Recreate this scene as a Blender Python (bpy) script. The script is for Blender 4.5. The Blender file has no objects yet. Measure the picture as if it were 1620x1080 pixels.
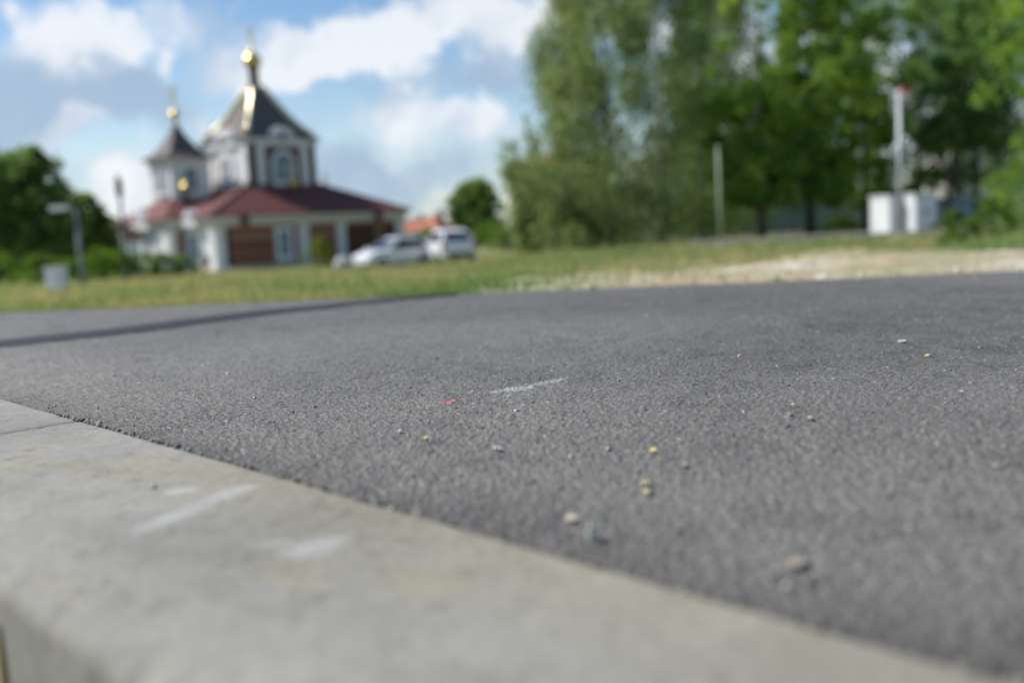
import bpy, bmesh, math, random
import numpy as np
from mathutils import Vector, Matrix

random.seed(11)
rng = np.random.default_rng(11)
scn = bpy.context.scene
col = scn.collection
R = math.radians

# ------------------------------------------------------------------ camera
PITCH, ROLL, CAM_Z = R(6.25), R(3.03), 0.2
_F = Vector((0, math.cos(PITCH), -math.sin(PITCH)))
_U = Vector((0, math.sin(PITCH), math.cos(PITCH)))
_X = Vector((1, 0, 0))
_r = math.cos(ROLL) * _X - math.sin(ROLL) * _U
_u = math.cos(ROLL) * _U + math.sin(ROLL) * _X
cam_d = bpy.data.cameras.new('camera')
cam = bpy.data.objects.new('camera', cam_d)
col.objects.link(cam)
m = Matrix.Identity(4)
for i in range(3):
    m[i][0], m[i][1], m[i][2] = _r[i], _u[i], -_F[i]
m[0][3], m[1][3], m[2][3] = 0, 0, CAM_Z
cam.matrix_world = m
cam_d.lens, cam_d.sensor_width = 35, 36
cam_d.clip_start, cam_d.clip_end = 0.02, 6000
cam_d.dof.use_dof = True
cam_d.dof.focus_distance = 1.24
cam_d.dof.aperture_fstop = 2.45
scn.camera = cam

# ------------------------------------------------------------------ world and sun
SUN_DIR = Vector((-0.68, 0.17, 0.71)).normalized()      # towards the sun
scn.view_settings.view_transform = 'Standard'
scn.view_settings.look = 'None'
scn.view_settings.exposure = 0.45
scn.view_settings.gamma = 1
scn.view_settings.use_curve_mapping = False
scn.cycles.use_denoising = True
scn.cycles.max_bounces = 10
scn.cycles.diffuse_bounces = 6
scn.cycles.transmission_bounces = 8
scn.cycles.sample_clamp_indirect = 6
world = bpy.data.worlds.new('World')
scn.world = world
world.use_nodes = True


class NT:
    """small helper for node trees"""
    def __init__(s, tree):
        s.t = tree

    def n(s, typ, **kw):
        nd = s.t.nodes.new(typ)
        for k, v in kw.items():
            setattr(nd, k, v)
        return nd

    def link(s, a, b):
        s.t.links.new(a, b)

    def put(s, sock, v):
        if hasattr(v, 'is_linked') or isinstance(v, bpy.types.NodeSocket):
            s.link(v, sock)
        else:
            sock.default_value = v

    def math(s, op, a, b=0.0, c=0.0, clamp=False):
        nd = s.n('ShaderNodeMath', operation=op, use_clamp=clamp)
        s.put(nd.inputs[0], a)
        s.put(nd.inputs[1], b)
        if len(nd.inputs) > 2:
            s.put(nd.inputs[2], c)
        return nd.outputs[0]

    def vmath(s, op, a, b=(0, 0, 0)):
        nd = s.n('ShaderNodeVectorMath', operation=op)
        s.put(nd.inputs[0], a)
        if op not in ('LENGTH', 'NORMALIZE'):
            if op == 'SCALE':
                s.put(nd.inputs['Scale'], b)
            else:
                s.put(nd.inputs[1], b)
        return nd.outputs['Value'] if op in ('LENGTH', 'DOT_PRODUCT') else nd.outputs[0]

    def ramp01(s, v, lo, hi, smooth=True):
        nd = s.n('ShaderNodeMapRange')
        if smooth:
            nd.interpolation_type = 'SMOOTHSTEP'
        s.put(nd.inputs[0], v)
        nd.inputs[1].default_value, nd.inputs[2].default_value = lo, hi
        return nd.outputs[0]

    def mix(s, f, a, b):
        nd = s.n('ShaderNodeMix', data_type='RGBA')
        s.put(nd.inputs[0], f)
        s.put(nd.inputs[6], a)
        s.put(nd.inputs[7], b)
        return nd.outputs[2]

    def noise(s, vec, scale, detail=4, rough=0.55, dist=0.0):
        nd = s.n('ShaderNodeTexNoise')
        if vec is not None:
            s.link(vec, nd.inputs['Vector'])
        nd.inputs['Scale'].default_value = scale
        nd.inputs['Detail'].default_value = detail
        nd.inputs['Roughness'].default_value = rough
        nd.inputs['Distortion'].default_value = dist
        return nd


def pix_dir(px, py):
    d = _F + _r * ((px - 810) / 1575.0) - _u * ((py - 540) / 1575.0)
    return d.normalized()


def build_world():
    t = NT(world.node_tree)
    world.node_tree.nodes.clear()
    out = t.n('ShaderNodeOutputWorld')
    bg = t.n('ShaderNodeBackground')
    bg.inputs['Strength'].default_value = 0.1
    t.link(bg.outputs[0], out.inputs[0])
    sky = t.n('ShaderNodeTexSky', sky_type='NISHITA')
    sky.sun_disc = False
    sky.sun_elevation = math.asin(SUN_DIR.z)
    sky.sun_rotation = math.atan2(SUN_DIR.x, SUN_DIR.y)
    sky.air_density, sky.dust_density, sky.ozone_density = 1.0, 0.6, 2.0
    co = t.n('ShaderNodeTexCoord').outputs['Generated']
    # the sky's own blue, a touch lighter in thin haze
    nz = t.noise(co, 7.0, 6, 0.58)
    nzb = t.noise(co, 22.0, 5, 0.6)
    wob = t.vmath('SCALE', t.vmath('SUBTRACT', nz.outputs['Color'], (0.5, 0.5, 0.5)), 0.16)
    wob2 = t.vmath('SCALE', t.vmath('SUBTRACT', nzb.outputs['Color'], (0.5, 0.5, 0.5)), 0.05)
    d = t.vmath('ADD', t.vmath('ADD', co, wob), wob2)

    def blob(px, py, rx, ry, gain):
        c = pix_dir(px, py)
        v = t.vmath('SUBTRACT', d, tuple(c))
        v = t.vmath('MULTIPLY', v, (1575.0 / rx, 1575.0 / rx, 1575.0 / ry))
        g = t.ramp01(t.vmath('LENGTH', v), 1.25, 0.15)
        return t.math('MULTIPLY', g, gain)

    def total(bl):
        acc = 0.0
        for b in bl:
            acc = t.math('ADD', blob(*b), acc)
        return acc

    white = total([(470, 95, 130, 70, 1.0), (620, 70, 170, 85, 1.0), (760, 40, 170, 80, .8), (640, 195, 90, 45, .8),
                   (750, 215, 85, 60, 1.0), (130, 60, 120, 70, .95), (130, 195, 70, 30, .7), (230, 300, 75, 90, 1.1),
                   (345, 195, 40, 50, .9), (50, 30, 80, 70, .5), (60, 235, 60, 35, .5), (520, 250, 70, 40, .35),
                   (1150, 60, 200, 120, .7), (1400, 120, 200, 120, .6), (1060, 330, 160, 70, .6), (240, 95, 25, 40, .45)])
    grey = total([(70, 150, 190, 70, .95), (250, 175, 90, 45, .5), (560, 245, 170, 50, .55), (640, 290, 260, 50, .6),
                  (820, 120, 90, 60, .6), (430, 215, 110, 50, .6), (600, 20, 120, 40, .4), (700, 150, 120, 40, .5), (40, 260, 90, 40, .4), (560, 160, 120, 40, .35), (20, 40, 60, 60, .35), (760, 130, 90, 40, .4), (160, 130, 120, 40, .5)])
    fine = t.noise(d, 13.0, 7, 0.6).outputs['Fac']
    broad = t.noise(co, 3.2, 5, 0.55).outputs['Fac']
    nw = t.math('MULTIPLY', t.math('SUBTRACT', fine, 0.5), 2.6)
    wm = t.ramp01(t.math('ADD', t.math('ADD', white, nw), t.math('MULTIPLY', t.math('SUBTRACT', broad, 0.5), 0.8)), 0.14, 0.98)
    gm = t.ramp01(t.math('ADD', t.math('ADD', grey, t.math('MULTIPLY', nw, 0.6)), t.math('MULTIPLY', t.math('SUBTRACT', broad, 0.45), 1.2)), 0.1, 0.95)
    sep = t.n('ShaderNodeSeparateXYZ')
    t.link(co, sep.inputs[0])
    low = t.ramp01(sep.outputs[2], 0.22, -0.02)
    hs = t.n('ShaderNodeHueSaturation')
    t.link(sky.outputs[0], hs.inputs['Color'])
    hs.inputs['Saturation'].default_value = 1.22
    hs.inputs['Value'].default_value = 0.94
    blue = t.mix(t.math('ADD', t.math('MULTIPLY', low, 0.42), 0.04), hs.outputs[0], (5.6, 6.4, 7.3, 1))
    skyc = t.mix(t.math('MULTIPLY', gm, 0.88), blue, (2.85, 3.75, 4.95, 1))
    puff = t.noise(d, 9.0, 6, 0.62).outputs['Fac']
    cl = t.mix(t.ramp01(t.math('ADD', puff, t.math('MULTIPLY', t.math('SUBTRACT', white, grey), .10)), .36, .66), (4.6, 5.2, 6.1, 1), (6.9, 7.05, 7.3, 1))
    skyc = t.mix(t.math('MULTIPLY', wm, 0.86), skyc, cl)
    t.link(skyc, bg.inputs['Color'])


build_world()
sun_d = bpy.data.lights.new('sun', 'SUN')
sun_d.energy = 4.0
sun_d.angle = R(0.53)
sun_d.color = (1.0, 0.955, 0.89)
sun = bpy.data.objects.new('sun', sun_d)
col.objects.link(sun)
sun.rotation_euler = (-SUN_DIR).to_track_quat('-Z', 'Y').to_euler()
sun.location = (-20, 5, 30)

# ------------------------------------------------------------------ numeric noise
def _hash(ix, iy, seed):
    h = (ix.astype(np.int64) * 374761393 + iy.astype(np.int64) * 668265263 + seed * 974634777) & 0xFFFFFFFF
    h = ((h ^ (h >> 13)) * 1274126177) & 0xFFFFFFFF
    h = ((h ^ (h >> 16)) * 2246822519) & 0xFFFFFFFF
    return ((h ^ (h >> 15)) & 0xFFFFFF) / float(0xFFFFFF)


def vnoise(x, y, seed=0):
    ix, iy = np.floor(x), np.floor(y)
    fx, fy = x - ix, y - iy
    fx, fy = fx * fx * (3 - 2 * fx), fy * fy * (3 - 2 * fy)
    a, b = _hash(ix, iy, seed), _hash(ix + 1, iy, seed)
    c, d = _hash(ix, iy + 1, seed), _hash(ix + 1, iy + 1, seed)
    return (a + (b - a) * fx) * (1 - fy) + (c + (d - c) * fx) * fy


def fbm(x, y, seed=0, octs=4):
    x, y = np.asarray(x, float), np.asarray(y, float)
    s, amp, tot = 0.0, 1.0, 0.0
    for o in range(octs):
        s = s + amp * vnoise(x * 2 ** o, y * 2 ** o, seed + o * 17)
        tot += amp
        amp *= 0.5
    return s / tot


def worley(x, y, seed=0):
    """distance to the nearest jittered point (cell units), and that point's random number"""
    ix, iy = np.floor(x), np.floor(y)
    best = np.full(x.shape, 9.0)
    rid = np.zeros(x.shape)
    for dx in (-1, 0, 1):
        for dy in (-1, 0, 1):
            cx, cy = ix + dx, iy + dy
            px = cx + 0.1 + 0.8 * _hash(cx, cy, seed)
            py = cy + 0.1 + 0.8 * _hash(cx, cy, seed + 5)
            d = np.hypot(px - x, py - y)
            k = d < best
            best = np.where(k, d, best)
            rid = np.where(k, _hash(cx, cy, seed + 9), rid)
    return best, rid


def sstep(a, b, x):
    t = np.clip((x - a) / (b - a), 0, 1)
    return t * t * (3 - 2 * t)


# ------------------------------------------------------------------ lie of the land
KN = np.array([0.735, 0.678])       # from the kerb towards the road
KT = np.array([0.678, -0.735])      # along the kerb, nearer and to the right
KO = 0.408                          # distance from the origin to the kerb's road edge
KW = 0.236


def far_edge(x):
    return 3.445 - 0.19 * x


def ground_z(x, y):
    x, y = np.asarray(x, float), np.asarray(y, float)
    de = y - far_edge(x)
    q = KN[0] * x + KN[1] * y - KO
    r = np.where(y > 0.5, x / np.maximum(y, 0.5), np.sign(x) * 2)
    A = 1.42 - 0.47 * sstep(-0.12, 0.12, r)
    far = -0.03 - A * (1 - np.exp(-np.maximum(de, 0) / 30.0))
    z = np.where(de > 0, far, -0.055)
    z = np.where((q < -0.075) & (de < 0.3), -0.19, z)
    return z


def gz(x, y):
    return float(ground_z(np.array([x]), np.array([y]))[0])


def at(px, Y):
    """a point on the land in the direction of a pixel column (taken at the horizon), Y metres ahead"""
    hy = 411 - 0.0531 * px
    d = pix_dir(px, hy)
    x = d.x / d.y * Y
    return Vector((x, Y, gz(x, Y)))


# ------------------------------------------------------------------ materials
MATS = {}


def mat(name, color, rough=0.7, metal=0.0, var=0.12, scale=3.0, bump=0.0, spec=0.5, attr=None, transl=0.0, emit=None, coord='Object', stretch=None):
    mt = bpy.data.materials.new(name)
    mt.use_nodes = True
    t = NT(mt.node_tree)
    bs = mt.node_tree.nodes['Principled BSDF']
    tc = t.n('ShaderNodeTexCoord').outputs[coord]
    if stretch:
        tc = t.vmath('MULTIPLY', tc, stretch)
    nz = t.noise(tc, scale, 6, 0.6)
    if attr:
        a = t.n('ShaderNodeAttribute', attribute_name=attr)
        base = a.outputs['Color']
    else:
        base = (*color, 1)
    if var:
        lo = t.math('ADD', t.math('MULTIPLY', nz.outputs['Fac'], 2 * var), 1 - var)
        hs = t.n('ShaderNodeMix', data_type='RGBA', blend_type='MULTIPLY')
        hs.inputs[0].default_value = 1
        t.put(hs.inputs[6], base)
        cmb = t.n('ShaderNodeCombineColor')
        for k in range(3):
            t.link(lo, cmb.inputs[k])
        t.link(cmb.outputs[0], hs.inputs[7])
        base = hs.outputs[2]
    t.put(bs.inputs['Base Color'], base)
    bs.inputs['Roughness'].default_value = rough
    bs.inputs['Metallic'].default_value = metal
    bs.inputs['Specular IOR Level'].default_value = spec
    if bump:
        bp = t.n('ShaderNodeBump')
        bp.inputs['Strength'].default_value = bump
        bp.inputs['Distance'].default_value = 0.02
        n2 = t.noise(tc, scale * 6, 5, 0.6)
        t.link(n2.outputs['Fac'], bp.inputs['Height'])
        t.link(bp.outputs[0], bs.inputs['Normal'])
    if transl:
        tr = t.n('ShaderNodeBsdfTranslucent')
        t.put(tr.inputs['Color'], t.vmath('MULTIPLY', base, (1.75, 1.6, 1.1)))
        mx = t.n('ShaderNodeMixShader')
        mx.inputs[0].default_value = transl
        t.link(bs.outputs[0], mx.inputs[1])
        t.link(tr.outputs[0], mx.inputs[2])
        t.link(mx.outputs[0], mt.node_tree.nodes['Material Output'].inputs[0])
    MATS[name] = mt
    return mt


mat('asphalt_grain', (.1, .1, .1), rough=0.62, var=0.0, attr='col', spec=0.5)
mat('asphalt_plain', (.108, .106, .10), rough=0.85, var=0.3, scale=90, bump=0.5, spec=0.35)
mat('tar', (.030, .032, .035), rough=0.72, var=0.25, scale=40, bump=0.3, spec=0.3)
mat('concrete', (.4, .4, .38), rough=0.9, var=0.06, attr='col', scale=60, bump=0.25, spec=0.3)
mat('leaf', (.1, .1, .1), rough=0.55, var=0.0, attr='col', transl=0.55, spec=0.3)
mat('blade', (.1, .1, .1), rough=0.6, var=0.0, attr='col', transl=0.35, spec=0.3)
mat('bark', (.09, .075, .06), rough=0.95, var=0.4, scale=4, bump=0.6)
mat('birch_bark', (.42, .41, .38), rough=0.9, var=0.55, scale=3, bump=0.3, stretch=(1, 1, 3))
mat('pebble', (.3, .28, .25), rough=0.8, var=0.2, attr='col', scale=120)
mat('brick', (.33, .13, .078), rough=0.9, var=0.28, scale=2.2, bump=0.4)
mat('tower_brick', (.15, .068, .05), rough=0.9, var=0.25, scale=2.2, bump=0.4)
mat('pale_brick', (.36, .19, .13), rough=0.9, var=0.2, scale=2.2, bump=0.4)
mat('dark_wood', (.11, .045, .028), rough=0.8, var=0.3, scale=2)
mat('plank_wood', (.25, .16, .08), rough=0.8, var=0.4, scale=5)
mat('white_render', (.80, .80, .79), rough=0.85, var=0.07, scale=1.5)
mat('cream_render', (.66, .63, .55), rough=0.85, var=0.08, scale=1.5)
mat('roof_tile', (.150, .052, .044), rough=0.75, var=0.2, scale=1.4, spec=.3)
mat('slate_roof', (.125, .108, .102), rough=0.72, var=0.16, scale=1.4, spec=.3)
mat('gold', (.82, .60, .22), rough=0.24, metal=1.0, var=0.06, scale=6)
mat('brass_strip', (.80, .68, .42), rough=0.22, metal=1.0, var=0.08, scale=6)
mat('glass', (.10, .17, .24), rough=0.08, var=0.1, scale=1.0, spec=0.8)
mat('stone_plinth', (.50, .43, .30), rough=0.9, var=0.18, scale=1.8, bump=0.3)
mat('metal_grey', (.24, .25, .24), rough=0.55, metal=0.1, var=0.12, scale=8)
mat('metal_dark', (.06, .065, .07), rough=0.5, metal=0.2, var=0.15, scale=8)
mat('cabinet_paint', (.80, .80, .80), rough=0.55, var=0.07, scale=3)
mat('cabinet_grey', (.60, .62, .62), rough=0.55, var=0.14, scale=2)
mat('orange_paint', (.55, .12, .05), rough=0.5, var=0.1, scale=6)
mat('car_white', (.78, .79, .80), rough=0.22, var=0.03, scale=3)
mat('car_silver', (.72, .73, .74), rough=0.25, metal=0.1, var=0.03, scale=3)
mat('car_glass', (.02, .025, .03), rough=0.05, var=0.0, spec=0.8)
mat('rubber', (.025, .025, .026), rough=0.85, var=0.2, scale=20)
mat('rim_metal', (.45, .46, .47), rough=0.35, metal=0.7, var=0.1, scale=20)
mat('lamp_red', (.35, .02, .02), rough=0.25, var=0.05)
mat('lamp_clear', (.75, .78, .8), rough=0.15, var=0.03)
mat('fence_blue', (.34, .44, .52), rough=0.6, var=0.14, scale=1.0)
mat('terracotta', (.48, .17, .10), rough=0.8, var=0.15, scale=2)
mat('pale_wall', (.62, .60, .56), rough=0.85, var=0.08, scale=1)
mat('path_grey', (.33, .31, .29), rough=0.9, var=0.18, scale=1.2)
mat('sand', (.37, .30, .185), rough=0.95, var=0.22, scale=3.5, bump=0.5)
mat('rock', (.44, .42, .37), rough=0.9, var=0.2, scale=4, bump=0.4)
mat('stem_dry', (.42, .34, .17), rough=0.8, var=0.2, scale=10, transl=0.2)
mat('stem_green', (.20, .24, .09), rough=0.7, var=0.2, scale=10, transl=0.25)
mat('stem_red', (.26, .07, .05), rough=0.7, var=0.2, scale=10)
mat('pale_paint', (.34, .39, .26), rough=0.6, var=0.12, scale=5)
mat('metal_pole', (.40, .42, .43), rough=0.5, metal=0.25, var=0.1, scale=4)


def ground_material():
    mt = bpy.data.materials.new('meadow_soil')
    mt.use_nodes = True
    t = NT(mt.node_tree)
    bs = mt.node_tree.nodes['Principled BSDF']
    co = t.n('ShaderNodeTexCoord').outputs['Object']
    a = t.noise(co, 0.35, 5, 0.6).outputs['Fac']
    b = t.noise(co, 2.3, 6, 0.65).outputs['Fac']
    c = t.noise(co, 19, 5, 0.65).outputs['Fac']
    g = t.mix(t.ramp01(b, .35, .65), (.13, .155, .045, 1), (.21, .205, .08, 1))
    g = t.mix(t.ramp01(a, .45, .65), g, (.29, .25, .12, 1))
    g = t.mix(t.ramp01(c, .52, .75), g, (.15, .125, .075, 1))
    t.link(g, bs.inputs['Base Color'])
    bs.inputs['Roughness'].default_value = 0.95
    bp = t.n('ShaderNodeBump')
    bp.inputs['Strength'].default_value = 0.6
    bp.inputs['Distance'].default_value = 0.05
    t.link(c, bp.inputs['Height'])
    t.link(bp.outputs[0], bs.inputs['Normal'])
    MATS['meadow_soil'] = mt


ground_material()
M = MATS


def sand_patches():
    mt = M['sand']
    t = NT(mt.node_tree)
    bs = mt.node_tree.nodes['Principled BSDF']
    src = bs.inputs['Base Color'].links[0].from_socket
    co = t.n('ShaderNodeTexCoord').outputs['Object']
    a = t.noise(co, 2.2, 5, .65).outputs['Fac']
    b = t.noise(co, 1.1, 5, .6).outputs['Fac']
    c = t.mix(t.ramp01(a, .48, .56), src, (.53, .48, .385, 1))
    c = t.mix(t.math('MULTIPLY', t.ramp01(b, .50, .58), .75), c, (.24, .23, .10, 1))
    t.link(c, bs.inputs['Base Color'])


sand_patches()


def asphalt_fine_grain():
    # grain finer than the stones: colour speckle and a little relief
    mt = M['asphalt_grain']
    t = NT(mt.node_tree)
    bs = mt.node_tree.nodes['Principled BSDF']
    src = bs.inputs['Base Color'].links[0].from_socket
    co = t.n('ShaderNodeTexCoord').outputs['Object']
    v = t.n('ShaderNodeTexVoronoi', feature='F1')
    t.link(co, v.inputs['Vector'])
    v.inputs['Scale'].default_value = 420
    n = t.noise(co, 900, 2, .6)
    sep = t.n('ShaderNodeSeparateColor')
    t.link(v.outputs['Color'], sep.inputs[0])
    k = t.math('ADD', t.math('MULTIPLY', sep.outputs[0], .60), t.math('MULTIPLY', n.outputs['Fac'], .4))
    k = t.math('ADD', k, .50)
    mul = t.vmath('SCALE', src, k)
    t.link(mul, bs.inputs['Base Color'])
    bp = t.n('ShaderNodeBump')
    bp.inputs['Strength'].default_value = .7
    bp.inputs['Distance'].default_value = .0016
    t.link(t.math('ADD', v.outputs['Distance'], n.outputs['Fac']), bp.inputs['Height'])
    t.link(bp.outputs[0], bs.inputs['Normal'])


asphalt_fine_grain()

# ------------------------------------------------------------------ mesh helpers
def link_mesh(name, me, material, parent=None, loc=None):
    o = bpy.data.objects.new(name, me)
    if material is not None:
        me.materials.append(material)
    col.objects.link(o)
    if parent is not None:
        o.parent = parent
    if loc is not None:
        o.location = loc
    return o


def np_mesh(name, V, faces4=None, faces3=None, colr=None, smooth=False):
    """fast mesh from numpy arrays: quads and / or triangles, an optional colour per vertex"""
    me = bpy.data.meshes.new(name)
    V = np.asarray(V, np.float32)
    loops, starts = [], []
    pos = 0
    for F, k in ((faces4, 4), (faces3, 3)):
        if F is not None and len(F):
            F = np.asarray(F, np.int32)
            loops.append(F.ravel())
            starts.append(pos + np.arange(len(F), dtype=np.int32) * k)
            pos += len(F) * k
    loops, starts = np.concatenate(loops), np.concatenate(starts)
    me.vertices.add(len(V))
    me.vertices.foreach_set('co', V.ravel())
    me.loops.add(len(loops))
    me.loops.foreach_set('vertex_index', loops)
    me.polygons.add(len(starts))
    me.polygons.foreach_set('loop_start', starts)
    me.update(calc_edges=True)
    if colr is not None:
        at_ = me.attributes.new('col', 'FLOAT_COLOR', 'POINT')
        c4 = np.ones((len(V), 4), np.float32)
        c4[:, :3] = colr
        at_.data.foreach_set('color', c4.ravel())
    if smooth:
        me.polygons.foreach_set('use_smooth', np.ones(len(starts), bool))
    me.validate()
    return me


class MB:
    """collects simple shapes; build() links them as one mesh object"""
    def __init__(s):
        s.v, s.f = [], []

    def add(s, vs, fs):
        k = len(s.v)
        s.v += [tuple(v) for v in vs]
        s.f += [tuple(i + k for i in f) for f in fs]
        return s

    def box(s, x0, x1, y0, y1, z0, z1):
        vs = [(x, y, z) for z in (z0, z1) for x, y in ((x0, y0), (x1, y0), (x1, y1), (x0, y1))]
        return s.add(vs, [(3, 2, 1, 0), (4, 5, 6, 7), (0, 1, 5, 4), (1, 2, 6, 5), (2, 3, 7, 6), (3, 0, 4, 7)])

    def tube(s, pts, rad, n=8, cap=True):
        pts = [Vector(p) for p in pts]
        rad = rad if isinstance(rad, (list, tuple)) else [rad] * len(pts)
        vs, fs = [], []
        for i, p in enumerate(pts):
            d = (pts[min(i + 1, len(pts) - 1)] - pts[max(i - 1, 0)]).normalized()
            a = d.cross(Vector((0, 0, 1)))
            if a.length < 0.1:
                a = d.cross(Vector((1, 0, 0)))
            a.normalize()
            b = d.cross(a)
            for k in range(n):
                th = 2 * math.pi * k / n
                vs.append(p + (a * math.cos(th) + b * math.sin(th)) * rad[i])
        for i in range(len(pts) - 1):
            for k in range(n):
                fs.append((i * n + k, i * n + (k + 1) % n, (i + 1) * n + (k + 1) % n, (i + 1) * n + k))
        if cap:
            fs.append(tuple(range(n - 1, -1, -1)))
            fs.append(tuple(range((len(pts) - 1) * n, len(pts) * n)))
        return s.add(vs, fs)

    def lathe(s, cx, cy, prof, n=24):
        vs, fs = [], []
        for r_, z in prof:
            for k in range(n):
                th = 2 * math.pi * k / n
                vs.append((cx + r_ * math.cos(th), cy + r_ * math.sin(th), z))
        for i in range(len(prof) - 1):
            for k in range(n):
                fs.append((i * n + k, i * n + (k + 1) % n, (i + 1) * n + (k + 1) % n, (i + 1) * n + k))
        fs.append(tuple(range(n - 1, -1, -1)))
        fs.append(tuple(range((len(prof) - 1) * n, len(prof) * n)))
        return s.add(vs, fs)

    def sqlathe(s, cx, cy, prof):
        """a square 'lathe': half sizes and heights"""
        vs, fs = [], []
        for h, z in prof:
            vs += [(cx - h, cy - h, z), (cx + h, cy - h, z), (cx + h, cy + h, z), (cx - h, cy + h, z)]
        for i in range(len(prof) - 1):
            for k in range(4):
                fs.append((i * 4 + k, i * 4 + (k + 1) % 4, (i + 1) * 4 + (k + 1) % 4, (i + 1) * 4 + k))
        fs.append((3, 2, 1, 0))
        k = (len(prof) - 1) * 4
        fs.append((k, k + 1, k + 2, k + 3))
        return s.add(vs, fs)

    def prism(s, poly, axis, a0, a1):
        """polygon in the plane across the axis ('x': (y,z), 'y': (x,z)), pushed from a0 to a1"""
        n = len(poly)
        vs = []
        for a in (a0, a1):
            for p, q in poly:
                vs.append((a, p, q) if axis == 'x' else (p, a, q))
        fs = [tuple(range(n)), tuple(range(2 * n - 1, n - 1, -1))]
        fs += [(i, i + n, (i + 1) % n + n, (i + 1) % n) for i in range(n)]
        return s.add(vs, fs)

    def build(s, name, material, parent=None, smooth=False, bevel=0.0):
        me = bpy.data.meshes.new(name)
        me.from_pydata(s.v, [], s.f)
        bm = bmesh.new()
        bm.from_mesh(me)
        bmesh.ops.recalc_face_normals(bm, faces=bm.faces)
        if bevel:
            bmesh.ops.bevel(bm, geom=[e for e in bm.edges if len(e.link_faces) == 2 and e.calc_face_angle(0) > 0.5],
                            offset=bevel, segments=2, affect='EDGES', profile=0.5)
        if smooth:
            for f_ in bm.faces:
                f_.smooth = True
        bm.to_mesh(me)
        bm.free()
        return link_mesh(name, me, material, parent)


def tag(o, label=None, cat=None, group=None, kind=None):
    if label:
        o['label'] = label
    if cat:
        o['category'] = cat
    if group:
        o['group'] = group
    if kind:
        o['kind'] = kind
    return o


def empty(name, loc=(0, 0, 0), rz=0.0):
    o = bpy.data.objects.new(name, None)
    o.location = loc
    o.rotation_euler = (0, 0, rz)
    o.empty_display_size = 0.2
    col.objects.link(o)
    return o


def copy_tree(o, parent=None):
    c = o.copy()
    col.objects.link(c)
    if parent is not None:
        c.parent = parent
    for ch in list(o.children):
        copy_tree(ch, c)
    return c


# ------------------------------------------------------------------ ground
def build_ground():
    na = 300
    rad = np.concatenate([[0.0], np.geomspace(0.12, 4000, 170)])
    ang = np.linspace(0, 2 * np.pi, na, endpoint=False)
    V = []
    rr, aa = np.meshgrid(rad[1:], ang, indexing='ij')
    x, y = rr * np.sin(aa), rr * np.cos(aa)
    z = ground_z(x, y)
    de = y - far_edge(x)
    z = z + np.where((de > 0.5), (fbm(x * .9, y * .9, 3) - .5) * 0.08 * sstep(0.5, 3, de), 0)
    z = np.where(rr > 130, z - 0.4 * sstep(130, 1500, rr), z)
    V = np.stack([x.ravel(), y.ravel(), z.ravel()], 1)
    V = np.vstack([V, [[0, 0, -0.19]]])
    nr = len(rad) - 1
    i, k = np.meshgrid(np.arange(nr - 1), np.arange(na), indexing='ij')
    k2 = (k + 1) % na
    F = np.stack([i * na + k, (i + 1) * na + k, (i + 1) * na + k2, i * na + k2], -1).reshape(-1, 4)
    kk = np.arange(na)
    T = np.stack([np.full(na, nr * na), kk, (kk + 1) % na], 1)
    me = np_mesh('ground', V, F, T, smooth=True)
    tag(link_mesh('ground', me, M['meadow_soil']), kind='structure')


build_ground()


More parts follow.
